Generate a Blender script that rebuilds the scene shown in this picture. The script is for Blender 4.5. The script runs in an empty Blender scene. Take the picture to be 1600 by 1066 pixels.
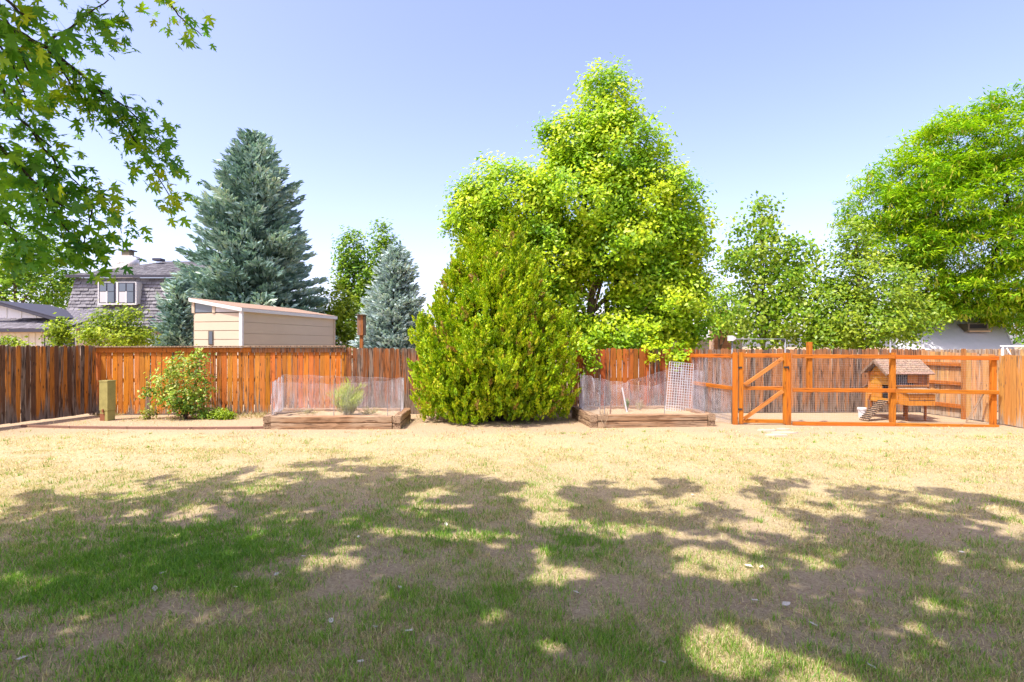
import bpy, math, random
import numpy as np
from mathutils import Vector, Matrix, Quaternion

# ------------------------------------------------------------------ camera, world, sun
scn = bpy.context.scene
COL = scn.collection
H = 1.8            # eye height
F = 850.0          # focal length in photo pixels (1600 wide)
HOR = 540.0        # horizon row
cam_d = bpy.data.cameras.new('camera')
cam = bpy.data.objects.new('camera', cam_d)
COL.objects.link(cam)
cam.location = (0, 0, H)
cam.rotation_euler = (math.radians(90), 0, 0)
cam_d.sensor_width = 36.0
cam_d.lens = F / 1600 * 36.0
cam_d.shift_y = (HOR - 533) / 1600
cam_d.clip_start = 0.05
cam_d.clip_end = 2000
scn.camera = cam

SUN_EL = math.radians(61)
SX, SY = 0.74, 0.673                       # horizontal direction the sunlight travels
SUNV = Vector((SX * math.cos(SUN_EL), SY * math.cos(SUN_EL), -math.sin(SUN_EL))).normalized()
world = bpy.data.worlds.new('World')
scn.world = world
world.use_nodes = True
wn = world.node_tree
wn.nodes.clear()
sky = wn.nodes.new('ShaderNodeTexSky')
sky.sky_type = 'NISHITA'
sky.sun_disc = False
sky.sun_elevation = SUN_EL
sky.sun_rotation = math.atan2(-SX, -SY)
sky.altitude = 1600
sky.air_density = 1.0
sky.dust_density = 8.5
sky.ozone_density = 1.0
bgn = wn.nodes.new('ShaderNodeBackground')
bgn.inputs['Strength'].default_value = 0.148
won = wn.nodes.new('ShaderNodeOutputWorld')
wb = wn.nodes.new('ShaderNodeMix')          # camera white balance of the sky
wb.data_type = 'RGBA'
wb.blend_type = 'MULTIPLY'
wb.inputs[0].default_value = 1.0
wb.inputs[7].default_value = (1.12, 0.95, 1.04, 1)
wn.links.new(sky.outputs[0], wb.inputs[6])
wn.links.new(wb.outputs[2], bgn.inputs[0])
wn.links.new(bgn.outputs[0], won.inputs[0])

sl = bpy.data.lights.new('sun', 'SUN')
sl.energy = 2.6
sl.angle = math.radians(0.55)
sl.color = (1.0, 0.945, 0.86)
so = bpy.data.objects.new('sun', sl)
COL.objects.link(so)
so.rotation_euler = SUNV.to_track_quat('-Z', 'Y').to_euler()
so.location = (-8, -8, 20)

scn.view_settings.view_transform = 'Standard'
scn.view_settings.look = 'None'
scn.view_settings.gamma = 1.0
scn.view_settings.use_curve_mapping = False
scn.view_settings.exposure = 1.46
scn.render.engine = 'CYCLES'
scn.cycles.max_bounces = 6
scn.cycles.transparent_max_bounces = 8

rng = np.random.default_rng(7)
random.seed(7)


def at(px, py, d):
    """world point seen at photo pixel (px, py) at depth d"""
    return Vector(((px - 800) / F * d, d, H + (HOR - py) / F * d))


def gnd(px, py):
    d = H * F / (py - HOR)
    return Vector(((px - 800) / F * d, d, 0))


def gh(x, y):
    """gentle relief of the yard"""
    w = np.clip((11.0 - y) / 2.0, 0, 1) * np.clip((np.asarray(y) + 6) / 4.0, 0, 1)
    return w * (0.022 * np.sin(x * 0.9 + y * 0.6) + 0.016 * np.sin(x * 2.1 - y * 1.7 + 1.0) + 0.008 * np.sin(3.7 * x + 4.3 * y))


# ------------------------------------------------------------------ materials
MATS = {}


def nmat(name):
    m = bpy.data.materials.new(name)
    m.use_nodes = True
    m.node_tree.nodes.clear()
    MATS[name] = m
    return m, m.node_tree.nodes, m.node_tree.links


def out(n, l, sh):
    o = n.new('ShaderNodeOutputMaterial')
    l.new(sh, o.inputs[0])


def noise(n, l, vec, scale, detail=3, rough=0.55, dist=0.0):
    t = n.new('ShaderNodeTexNoise')
    t.inputs['Scale'].default_value = scale
    t.inputs['Detail'].default_value = detail
    t.inputs['Roughness'].default_value = rough
    t.inputs['Distortion'].default_value = dist
    if vec is not None:
        l.new(vec, t.inputs['Vector'])
    return t.outputs['Fac']


def ramp(n, l, fac, stops):
    r = n.new('ShaderNodeValToRGB')
    e = r.color_ramp.elements
    while len(e) > 1:
        e.remove(e[0])
    for i, (p, c) in enumerate(stops):
        if isinstance(c, (int, float)):
            c = (c, c, c)
        el = e[0] if i == 0 else e.new(p)
        el.position = p
        el.color = (*c, 1)
    l.new(fac, r.inputs[0])
    return r.outputs[0]


def mixc(n, l, fac, a, b, mode='MIX'):
    m = n.new('ShaderNodeMix')
    m.data_type = 'RGBA'
    m.blend_type = mode
    for s, v in ((m.inputs['Factor'], fac), (m.inputs['A'], a), (m.inputs['B'], b)):
        if isinstance(v, (int, float)):
            s.default_value = v
        elif isinstance(v, tuple):
            s.default_value = (*v, 1)
        else:
            l.new(v, s)
    # Mix node has several A/B sockets: pick the colour ones explicitly
    return m


def mix(n, l, fac, a, b, mode='MIX'):
    m = n.new('ShaderNodeMix')
    m.data_type = 'RGBA'
    m.blend_type = mode
    fs, as_, bs = m.inputs[0], m.inputs[6], m.inputs[7]
    for s, v in ((fs, fac), (as_, a), (bs, b)):
        if isinstance(v, (int, float)):
            s.default_value = v
        elif isinstance(v, tuple):
            s.default_value = (*v, 1)
        else:
            l.new(v, s)
    return m.outputs[2]


def math_(n, l, op, a, b=None, clamp=False):
    m = n.new('ShaderNodeMath')
    m.operation = op
    m.use_clamp = clamp
    for i, v in enumerate((a, b)):
        if v is None:
            continue
        if isinstance(v, (int, float)):
            m.inputs[i].default_value = v
        else:
            l.new(v, m.inputs[i])
    return m.outputs[0]


def bump(n, l, h, strength=0.3, dist=0.01):
    b = n.new('ShaderNodeBump')
    b.inputs['Strength'].default_value = strength
    b.inputs['Distance'].default_value = dist
    l.new(h, b.inputs['Height'])
    return b.outputs[0]


def principled(n, l, col, rough=0.8, spec=0.2, normal=None, metal=0.0):
    p = n.new('ShaderNodeBsdfPrincipled')
    if isinstance(col, tuple):
        p.inputs['Base Color'].default_value = (*col, 1)
    else:
        l.new(col, p.inputs['Base Color'])
    if isinstance(rough, (int, float)):
        p.inputs['Roughness'].default_value = rough
    else:
        l.new(rough, p.inputs['Roughness'])
    p.inputs['Specular IOR Level'].default_value = spec
    p.inputs['Metallic'].default_value = metal
    if normal is not None:
        l.new(normal, p.inputs['Normal'])
    return p.outputs[0]


def simple(name, col, rough=0.7, spec=0.3, var=0.15, scale=6.0, metal=0.0, bs=0.15):
    m, n, l = nmat(name)
    tc = n.new('ShaderNodeTexCoord')
    f = noise(n, l, tc.outputs['Object'], scale, 5, 0.6)
    c = mix(n, l, f, tuple(x * (1 - var) for x in col), tuple(min(1, x * (1 + var)) for x in col))
    f2 = noise(n, l, tc.outputs['Object'], scale * 9, 3)
    out(n, l, principled(n, l, c, rough, spec, bump(n, l, f2, bs, 0.004), metal))
    return m


def wood(name, grey=(0.215, 0.160, 0.118), dark=(0.030, 0.017, 0.011), gscale=1.0):
    """board wood: tint and wear come from the object's own colour (alpha = wear)"""
    m, n, l = nmat(name)
    tc = n.new('ShaderNodeTexCoord')
    oi = n.new('ShaderNodeObjectInfo')
    off = n.new('ShaderNodeVectorMath')
    off.operation = 'ADD'
    mul = n.new('ShaderNodeMath')
    mul.operation = 'MULTIPLY'
    mul.inputs[1].default_value = 83.0
    l.new(oi.outputs['Random'], mul.inputs[0])
    comb = n.new('ShaderNodeCombineXYZ')
    for i in range(3):
        l.new(mul.outputs[0], comb.inputs[i])
    l.new(tc.outputs['Object'], off.inputs[0])
    l.new(comb.outputs[0], off.inputs[1])
    mp = n.new('ShaderNodeMapping')
    mp.inputs['Scale'].default_value = (22 * gscale, 22 * gscale, 0.9 * gscale)
    l.new(off.outputs[0], mp.inputs[0])
    mp2 = n.new('ShaderNodeMapping')
    mp2.inputs['Scale'].default_value = (17, 17, 0.9)
    l.new(off.outputs[0], mp2.inputs[0])
    g1 = noise(n, l, mp.outputs[0], 2.0, 6, 0.65, 0.6)
    g2 = noise(n, l, mp2.outputs[0], 1.0, 5, 0.6, 0.8)
    vor = n.new('ShaderNodeTexVoronoi')
    vor.inputs['Scale'].default_value = 3.3
    mp3 = n.new('ShaderNodeMapping')
    mp3.inputs['Scale'].default_value = (3, 3, 1.0)
    l.new(off.outputs[0], mp3.inputs[0])
    l.new(mp3.outputs[0], vor.inputs['Vector'])
    knot = ramp(n, l, vor.outputs['Distance'], [(0.0, 1.0), (0.10, 1.0), (0.17, 0.0)])
    tint = mix(n, l, ramp(n, l, g1, [(0.28, 0.0), (0.72, 1.0)]),
               mix(n, l, 1.0, oi.outputs['Color'], (0.62, 0.52, 0.45), 'MULTIPLY'), oi.outputs['Color'])
    # wear: grey where the stain has gone, more near the ground splash line and the top ends
    sep = n.new('ShaderNodeSeparateXYZ')
    l.new(tc.outputs['Object'], sep.inputs[0])
    low = ramp(n, l, math_(n, l, 'MULTIPLY', sep.outputs[2], 0.5), [(0.0, 0.30), (0.12, 0.14), (0.34, 0.0), (0.80, 0.0), (0.90, 0.14)])
    w = math_(n, l, 'ADD', math_(n, l, 'ADD', g2, low), math_(n, l, 'SUBTRACT', oi.outputs['Alpha'], 0.5))
    wm = ramp(n, l, w, [(0.52, 0.0), (0.66, 1.0)])
    gg = mix(n, l, g1, tuple(c * 0.6 for c in grey), tuple(c * 1.35 for c in grey))
    c = mix(n, l, wm, tint, gg)
    g3 = noise(n, l, mp2.outputs[0], 2.3, 4, 0.6, 0.5)
    dk = ramp(n, l, math_(n, l, 'ADD', g3, math_(n, l, 'MULTIPLY', math_(n, l, 'SUBTRACT', oi.outputs['Alpha'], 0.5), 0.35)),
              [(0.50, 0.0), (0.64, 0.92)])
    c = mix(n, l, dk, c, dark)
    c = mix(n, l, math_(n, l, 'MULTIPLY', knot, 0.75), c, dark)
    out(n, l, principled(n, l, c, 0.78, 0.25, bump(n, l, g1, 0.45, 0.006)))
    return m


def leafmat(name, trans=0.35, gloss=0.06, sat=1.0):
    m, n, l = nmat(name)
    a = n.new('ShaderNodeAttribute')
    a.attribute_name = 'Col'
    c = a.outputs['Color']
    d = n.new('ShaderNodeBsdfDiffuse')
    l.new(c, d.inputs[0])
    t = n.new('ShaderNodeBsdfTranslucent')
    tcol = mix(n, l, 1.0, c, (1.1, 1.2, 0.5), 'MULTIPLY')
    l.new(tcol, t.inputs[0])
    ms = n.new('ShaderNodeMixShader')
    ms.inputs[0].default_value = trans
    l.new(d.outputs[0], ms.inputs[1])
    l.new(t.outputs[0], ms.inputs[2])
    g = n.new('ShaderNodeBsdfGlossy')
    g.inputs['Roughness'].default_value = 0.45
    g.inputs[0].default_value = (1, 1, 1, 1)
    m2 = n.new('ShaderNodeMixShader')
    m2.inputs[0].default_value = gloss
    l.new(ms.outputs[0], m2.inputs[1])
    l.new(g.outputs[0], m2.inputs[2])
    out(n, l, m2.outputs[0])
    return m


wood('fence_wood')
wood('pale_wood', grey=(0.42, 0.34, 0.25), dark=(0.16, 0.10, 0.06))
wood('stained_wood', grey=(0.36, 0.12, 0.02), dark=(0.16, 0.045, 0.010))
wood('timber_wood', grey=(0.36, 0.25, 0.155), dark=(0.10, 0.055, 0.03), gscale=0.8)
leafmat('leaf', 0.34, 0.02)
leafmat('scale_leaf', 0.24, 0.02)
leafmat('needle', 0.16, 0.03)
leafmat('grass_blade', 0.30, 0.03)
simple('bark', (0.13, 0.095, 0.065), 0.9, 0.1, 0.5, 9, bs=0.8)
simple('dark_bark', (0.045, 0.036, 0.030), 0.9, 0.1, 0.4, 9, bs=0.8)
simple('cream_paint', (0.56, 0.455, 0.33), 0.6, 0.25, 0.07, 2.0)
simple('white_paint', (0.64, 0.63, 0.60), 0.5, 0.3, 0.05, 3)
simple('tan_roof', (0.31, 0.215, 0.155), 0.9, 0.1, 0.25, 14)
simple('peach_wall', (0.62, 0.47, 0.36), 0.8, 0.2, 0.07, 4)
simple('pale_siding', (0.70, 0.68, 0.60), 0.7, 0.2, 0.06, 4)
simple('white_stucco', (0.52, 0.52, 0.54), 0.85, 0.1, 0.10, 5)
simple('grey_fascia', (0.05, 0.05, 0.065), 0.6, 0.3, 0.1, 5)
simple('soffit_tan', (0.48, 0.34, 0.22), 0.8, 0.2, 0.1, 5)
simple('galvanised', (0.20, 0.21, 0.23), 0.5, 0.4, 0.1, 8)
simple('wire_metal', (0.44, 0.43, 0.46), 0.5, 0.5, 0.1, 8)
simple('white_plastic', (0.62, 0.62, 0.63), 0.4, 0.4, 0.04, 5)
simple('pedestal_green', (0.31, 0.275, 0.095), 0.6, 0.3, 0.35, 9)
simple('rust', (0.24, 0.10, 0.05), 0.8, 0.2, 0.3, 20)
simple('edging_brown', (0.22, 0.125, 0.09), 0.8, 0.2, 0.3, 8)
simple('soil', (0.40, 0.29, 0.17), 0.95, 0.05, 0.35, 12, bs=0.9)
simple('stone_pale', (0.46, 0.38, 0.29), 0.85, 0.15, 0.15, 6, bs=0.5)
simple('dead_leaf', (0.62, 0.57, 0.46), 0.8, 0.2, 0.2, 5)
simple('dark_void', (0.02, 0.02, 0.022), 0.7, 0.2, 0.1, 5)
simple('black_metal', (0.03, 0.03, 0.03), 0.5, 0.4, 0.2, 8)
simple('vent_brown', (0.16, 0.14, 0.10), 0.8, 0.2, 0.2, 6)
simple('dead_twig', (0.40, 0.30, 0.20), 0.9, 0.1, 0.2, 6)

m, n, l = nmat('brick_red')
tc = n.new('ShaderNodeTexCoord')
f = noise(n, l, tc.outputs['Object'], 6, 4)
oi = n.new('ShaderNodeObjectInfo')
c = mix(n, l, oi.outputs['Random'], (0.34, 0.15, 0.085), (0.48, 0.25, 0.15))
c = mix(n, l, f, c, (0.40, 0.20, 0.12))
out(n, l, principled(n, l, c, 0.9, 0.1))

m, n, l = nmat('window_glass')
out(n, l, principled(n, l, (0.10, 0.13, 0.16), 0.06, 0.6))
m, n, l = nmat('window_blind')
out(n, l, principled(n, l, (0.52, 0.50, 0.48), 0.3, 0.5))

m, n, l = nmat('roof_shingle')
a = n.new('ShaderNodeAttribute')
a.attribute_name = 'Col'
tc = n.new('ShaderNodeTexCoord')
f = noise(n, l, tc.outputs['Object'], 40, 3)
c = mix(n, l, f, mix(n, l, 1.0, a.outputs['Color'], (0.7, 0.7, 0.7), 'MULTIPLY'), a.outputs['Color'])
out(n, l, principled(n, l, c, 0.9, 0.15))

# yard ground: dry thatch, bare reddish dirt, dark humus specks
m, n, l = nmat('yard_ground')
tc = n.new('ShaderNodeTexCoord')
P = tc.outputs['Object']
big = noise(n, l, P, 0.55, 5, 0.6, 0.5)
mid = noise(n, l, P, 3.2, 6, 0.65)
fine = noise(n, l, P, 42, 6, 0.8)
fibre_m = n.new('ShaderNodeMapping')
fibre_m.inputs['Scale'].default_value = (1, 1, 1)
l.new(P, fibre_m.inputs[0])
thatch = ramp(n, l, fine, [(0.30, (0.20, 0.145, 0.08)), (0.5, (0.42, 0.335, 0.185)), (0.70, (0.58, 0.485, 0.285))])
dirt = ramp(n, l, fine, [(0.3, (0.23, 0.155, 0.092)), (0.5, (0.385, 0.285, 0.175)), (0.72, (0.53, 0.42, 0.28))])
sep = n.new('ShaderNodeSeparateXYZ')
l.new(P, sep.inputs[0])
near_bed = ramp(n, l, math_(n, l, 'MULTIPLY', sep.outputs[1], 0.05), [(0.52, 0.0), (0.585, 0.22), (0.64, 0.34)])
dm = ramp(n, l, math_(n, l, 'ADD', math_(n, l, 'ADD', math_(n, l, 'MULTIPLY', big, 0.6), math_(n, l, 'MULTIPLY', mid, 0.4)), near_bed),
          [(0.52, 0.0), (0.70, 1.0)])
at_ = n.new('ShaderNodeAttribute')
at_.attribute_name = 'Col'
dm = math_(n, l, 'ADD', dm, math_(n, l, 'MULTIPLY', at_.outputs['Fac'], math_(n, l, 'ADD', mid, 0.1)), True)
c = mix(n, l, dm, thatch, dirt)
dk = ramp(n, l, noise(n, l, P, 9, 5, 0.7), [(0.60, 0.0), (0.75, 0.55)])
c = mix(n, l, dk, c, (0.17, 0.11, 0.065))
hb = mix(n, l, 0.5, fine, noise(n, l, P, 14, 5, 0.7))
out(n, l, principled(n, l, c, 0.95, 0.05, bump(n, l, hb, 0.9, 0.02)))


# ------------------------------------------------------------------ mesh helpers
def rand_unit(n_, r=rng):
    v = r.normal(size=(n_, 3))
    return v / (np.linalg.norm(v, axis=1, keepdims=True) + 1e-9)


def norm(v):
    return v / (np.linalg.norm(v, axis=-1, keepdims=True) + 1e-9)


def np_mesh(name, verts, faces_n, loops, mat, cols=None, smooth=False):
    """verts (N,3), faces_n: verts per face array, loops: flat index array"""
    me = bpy.data.meshes.new(name)
    verts = np.ascontiguousarray(verts, dtype=np.float32)
    me.vertices.add(len(verts))
    me.vertices.foreach_set('co', verts.ravel())
    me.loops.add(len(loops))
    me.loops.foreach_set('vertex_index', np.ascontiguousarray(loops, dtype=np.int32))
    me.polygons.add(len(faces_n))
    st = np.concatenate([[0], np.cumsum(faces_n)[:-1]]).astype(np.int32)
    me.polygons.foreach_set('loop_start', st)
    me.polygons.foreach_set('loop_total', np.ascontiguousarray(faces_n, dtype=np.int32))
    if smooth:
        me.polygons.foreach_set('use_smooth', np.ones(len(faces_n), dtype=bool))
    if cols is not None:
        ca = me.color_attributes.new('Col', 'FLOAT_COLOR', 'POINT')
        c4 = np.ones((len(verts), 4), dtype=np.float32)
        c4[:, :3] = cols
        ca.data.foreach_set('color', c4.ravel())
    me.update(calc_edges=True)
    if mat:
        me.materials.append(MATS[mat])
    return me


class MB:
    def __init__(s):
        s.v = []
        s.f = []

    def add(s, vs, fs):
        o = len(s.v)
        s.v += [tuple(v) for v in vs]
        s.f += [tuple(i + o for i in f) for f in fs]

    def box(s, c, sz, rot=None):
        hx, hy, hz = sz[0] / 2, sz[1] / 2, sz[2] / 2
        vs = [Vector((x, y, z)) for x in (-hx, hx) for y in (-hy, hy) for z in (-hz, hz)]
        if rot is not None:
            vs = [rot @ v for v in vs]
        c = Vector(c)
        s.add([v + c for v in vs], [(0, 1, 3, 2), (4, 6, 7, 5), (0, 4, 5, 1), (2, 3, 7, 6), (0, 2, 6, 4), (1, 5, 7, 3)])
        return s

    def beam(s, p0, p1, w, h, up=(0, 0, 1), chamfer=0.0):
        p0, p1 = Vector(p0), Vector(p1)
        d = (p1 - p0).normalized()
        up = Vector(up)
        if abs(d.dot(up)) > 0.98:
            up = Vector((0, 1, 0))
        sd = d.cross(up).normalized()
        u = sd.cross(d).normalized()
        if chamfer <= 0:
            pr = [(-w / 2, -h / 2), (w / 2, -h / 2), (w / 2, h / 2), (-w / 2, h / 2)]
        else:
            k = chamfer
            pr = [(-w / 2 + k, -h / 2), (w / 2 - k, -h / 2), (w / 2, -h / 2 + k), (w / 2, h / 2 - k),
                  (w / 2 - k, h / 2), (-w / 2 + k, h / 2), (-w / 2, h / 2 - k), (-w / 2, -h / 2 + k)]
        m_ = len(pr)
        vs = [p0 + sd * a + u * b for a, b in pr] + [p1 + sd * a + u * b for a, b in pr]
        fs = [tuple(range(m_))[::-1], tuple(range(m_, 2 * m_))]
        fs += [(i, (i + 1) % m_, m_ + (i + 1) % m_, m_ + i) for i in range(m_)]
        s.add(vs, fs)
        return s

    def tube(s, pts, rad, n_=8, cap=True):
        pts = [Vector(p) for p in pts]
        if isinstance(rad, (int, float)):
            rad = [rad] * len(pts)
        o = len(s.v)
        ref = Vector((0.31, 0.95, 0.1)).normalized()
        for i, p in enumerate(pts):
            a = pts[max(i - 1, 0)]
            b = pts[min(i + 1, len(pts) - 1)]
            d = (b - a).normalized()
            x = d.cross(ref)
            if x.length < 1e-3:
                x = d.cross(Vector((1, 0, 0)))
            x.normalize()
            y = d.cross(x)
            for k in range(n_):
                t = 2 * math.pi * k / n_
                s.v.append(tuple(p + (x * math.cos(t) + y * math.sin(t)) * rad[i]))
        for i in range(len(pts) - 1):
            for k in range(n_):
                s.f.append((o + i * n_ + k, o + i * n_ + (k + 1) % n_, o + (i + 1) * n_ + (k + 1) % n_, o + (i + 1) * n_ + k))
        if cap:
            s.f.append(tuple(o + k for k in range(n_))[::-1])
            s.f.append(tuple(o + (len(pts) - 1) * n_ + k for k in range(n_)))
        return s

    def mesh(s, name, mat, smooth=False):
        me = bpy.data.meshes.new(name)
        me.from_pydata(s.v, [], s.f)
        if smooth:
            me.polygons.foreach_set('use_smooth', [True] * len(s.f))
        me.update()
        me.materials.append(MATS[mat])
        return me


BASE = {}


def thing(name, label, cat, loc, group=None):
    o = bpy.data.objects.new(name, None)
    o.empty_display_size = 0.2
    COL.objects.link(o)
    o.location = loc
    BASE[o.name] = Matrix.Translation(-Vector(loc))
    o['label'] = label
    o['category'] = cat
    if group:
        o['group'] = group
    return o


def put(name, me, parent=None, color=None, loc=None, rot=None, scale=None, kind=None, label=None, cat=None, group=None):
    o = bpy.data.objects.new(name, me)
    COL.objects.link(o)
    if loc is not None:
        o.location = loc
    if rot is not None:
        o.rotation_euler = rot
    if scale is not None:
        o.scale = scale
    if color is not None:
        o.color = color
    if parent is not None:
        o.parent = parent
        if parent.name in BASE:
            o.matrix_parent_inverse = BASE[parent.name]
    if kind:
        o['kind'] = kind
    if label:
        o['label'] = label
    if cat:
        o['category'] = cat
    if group:
        o['group'] = group
    return o


def part(name, mb, mat, parent, color=None, smooth=False, **k):
    return put(name, mb.mesh(name, mat, smooth), parent, color, **k)


def blades_quads(c, u, v, cols):
    """diamond leaf faces: centre c, half-length u, half-width v (all (N,3)), colour per leaf"""
    N = len(c)
    V = np.empty((N, 4, 3), dtype=np.float32)
    V[:, 0] = c - u
    V[:, 1] = c + v - 0.15 * u
    V[:, 2] = c + u
    V[:, 3] = c - v - 0.15 * u
    C = np.repeat(cols[:, None, :], 4, axis=1)
    return V.reshape(-1, 3), C.reshape(-1, 3)


def quad_mesh(name, V, C, mat):
    nf = len(V) // 4
    return np_mesh(name, V, np.full(nf, 4), np.arange(nf * 4), mat, C)


# ------------------------------------------------------------------ ground
BARE = [tuple(gnd(px_, py_)[:2]) + (rx_, ry_) for px_, py_, rx_, ry_ in (
    (545, 868, 0.50, 0.28), (585, 905, 0.42, 0.22), (470, 895, 0.35, 0.2), (965, 925, 0.75, 0.28), (1060, 915, 0.5, 0.2), (800, 852, 0.5, 0.22), (570, 795, 0.5, 0.3), (900, 1040, 0.28, 0.12), (1420, 905, 0.9, 0.25),
    (1230, 930, 0.6, 0.2), (300, 960, 0.45, 0.2), (160, 985, 0.4, 0.15), (230, 808, 0.9, 0.25), (1080, 950, 0.35, 0.15), (1300, 1000, 0.5, 0.15), (700, 790, 0.4, 0.25), (1500, 985, 0.4, 0.15), (640, 1010, 0.3, 0.1),
    (1130, 840, 0.7, 0.3), (1480, 830, 0.9, 0.3), (30, 1010, 0.35, 0.12))]


def bare(x, y):
    b = np.zeros_like(x, dtype=float)
    wx_ = x + 0.16 * np.sin(y * 7.3 + x * 2.0) + 0.10 * np.sin(y * 15.1 - x * 9.0)
    wy_ = y + 0.14 * np.sin(x * 8.1 + y * 3.0) + 0.08 * np.sin(x * 17.3 + y * 5.0)
    for cx, cy, rx_, ry_ in BARE:
        b = np.maximum(b, np.clip(1.5 - 1.1 * (((wx_ - cx) / rx_) ** 2 + ((wy_ - cy) / ry_) ** 2), 0, 1))
    return b


def axis(lo, hi, a, b, step, far):
    left = [lo - far * k ** 2 for k in (1.0, 0.6, 0.3, 0.12)]
    right = [hi + far * k ** 2 for k in (0.12, 0.3, 0.6, 1.0)]
    return np.array(left + list(np.arange(lo, hi + 1e-6, step)) + right)


gx = axis(-13, 13, 0, 0, 0.1, 500)
gy = axis(-5, 15.5, 0, 0, 0.1, 700)
XX, YY = np.meshgrid(gx, gy)
ZZ = gh(XX, YY)
inside = (XX > -13.2) & (XX < 13.2) & (YY > -5.2) & (YY < 15.7)
ZZ = np.where(inside, ZZ, 0.0)
Vg = np.stack([XX.ravel(), YY.ravel(), ZZ.ravel()], 1)
nx, ny = len(gx), len(gy)
ii, jj = np.meshgrid(np.arange(nx - 1), np.arange(ny - 1))
q = (jj * nx + ii).ravel()
L = np.stack([q, q + 1, q + nx + 1, q + nx], 1).ravel()
ground = put('ground', np_mesh('ground', Vg, np.full(len(q), 4), L, 'yard_ground', np.repeat(bare(XX.ravel(), YY.ravel())[:, None], 3, 1), True), kind='structure')

# ------------------------------------------------------------------ fences
def board_mesh(w, h, t, ear, seed):
    r = random.Random(seed)
    lean = r.uniform(-0.006, 0.006)
    cup = r.uniform(-0.004, 0.008)
    e2 = ear * r.uniform(0.7, 1.2)
    pr = []
    zs = [0.0, h * 0.5, h - ear]
    mb = MB()
    rows = []
    for k, z in enumerate(zs):
        ox = lean * (z / h - 0.5) * 2
        oy = cup * (1 if k == 1 else 0)
        rows.append((-w / 2 + ox, w / 2 + ox, oy, z))
    vs = []
    for a, b, oy, z in rows:
        vs += [(a, oy, z), (b, oy, z), (b, oy + t, z), (a, oy + t, z)]
    a, b, oy, z = rows[-1]
    k = w * 0.22
    vs += [(a + k, oy, h), (b - k, oy, h - ear + e2), (b - k, oy + t, h - ear + e2), (a + k, oy + t, h)]
    fs = [(0, 3, 2, 1)]
    for i in range(3):
        o = i * 4
        for j in range(4):
            fs.append((o + j, o + (j + 1) % 4, o + 4 + (j + 1) % 4, o + 4 + j))
    fs.append((12, 13, 14, 15))
    mb.add(vs, fs)
    return mb


def fence(name, label, p0, p1, pitch, w, h0, h1, mat, tint, wear, ear=0.025, group=None, rails=True, rail_side=1, rail_z=(0.3, 0.9, 1.5),
          gap0=0.02, posts=True, cap=None, rail_tint=(0.25, 0.10, 0.03, 0.5), thick=0.018):
    p0, p1 = Vector(p0), Vector(p1)
    d = p1 - p0
    Ln = d.length
    d.normalize()
    ang = math.atan2(d.y, d.x)
    nrm = Vector((d.y, -d.x, 0))          # towards the yard when built left to right
    t = thing(name, label, 'fence', (p0 + p1) / 2, group)
    hm = max(h0, h1)
    ms = [board_mesh(w, hm, thick, ear, hash(name) % 1 + k).mesh('board', mat) for k in range(5)]
    nb = max(1, round(Ln / pitch))
    pitch = Ln / nb
    rr = random.Random(len(name) * 7 + int(Ln * 10))
    for i in range(nb):
        s = (i + 0.5) * pitch
        k = s / Ln
        c = p0 + d * s + nrm * rr.uniform(-0.004, 0.004)
        h = h0 + (h1 - h0) * k + rr.uniform(-0.018, 0.012)
        col = tint(k, rr)
        put('board', ms[rr.randrange(5)], t, (*col, min(1, max(0, wear(k, rr)))), (c.x, c.y, gap0 + rr.uniform(-0.008, 0.01)),
            (0, rr.uniform(-0.006, 0.006), ang + (math.pi if rr.random() < 0 else 0)), (1, 1, (h - gap0) / hm))
    back = -nrm * rail_side
    if rails:
        for z in rail_z:
            mb = MB().beam(p0 + back * (0.055 if rail_side > 0 else 0.04) + Vector((0, 0, z)), p1 + back * (0.055 if rail_side > 0 else 0.04) + Vector((0, 0, z)), 0.04, 0.09)
            part('rail', mb, 'fence_wood' if mat == 'fence_wood' else 'stained_wood', t, rail_tint)
    if posts:
        npst = max(2, int(Ln / 2.4) + 1)
        for i in range(npst):
            c = p0 + d * (Ln * i / (npst - 1)) + back * 0.135
            part('post', MB().beam(c, c + Vector((0, 0, min(h0, h1) - 0.06)), 0.09, 0.09), 'fence_wood', t, (0.16, 0.10, 0.06, 0.6))
    return t


CORNER = Vector((-10.74, 14.08, 0))
BACKR = Vector((15.2, 14.72, 0))


def back_pt(px):
    # point on the back fence line seen at column px
    k = (px - 800) / F
    A, B = CORNER, BACKR
    s = (k * A.y - A.x) / ((B.x - A.x) - k * (B.y - A.y))
    return A + (B - A) * s


def tint_orange(k, r):
    b = r.uniform(0.75, 1.25)
    return (0.56 * b, (0.185 + r.uniform(-0.03, 0.05)) * b, 0.02 * b * r.uniform(0.6, 2.0))


def tint_brown(k, r):
    b = r.uniform(0.6, 1.2)
    return (0.36 * b, 0.13 * b, 0.035 * b)


def tint_left(k, r):
    if r.random() < 0.55:
        b = r.uniform(0.7, 1.3)
        return (0.52 * b, 0.20 * b, 0.03 * b)
    b = r.uniform(0.6, 1.3)
    return (0.15 * b, 0.075 * b, 0.038 * b)


def tint_red(k, r):
    b = r.uniform(0.7, 1.2)
    return (0.44 * b, (0.125 + r.uniform(-0.02, 0.05)) * b, 0.022 * b)


def tint_run(k, r):
    b = r.uniform(0.7, 1.25)
    return (0.42 * b, 0.20 * b, 0.08 * b)


def tint_pale(k, r):
    b = r.uniform(0.8, 1.15)
    return (0.62 * b, 0.36 * b * r.uniform(0.9, 1.1), 0.14 * b)


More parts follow.
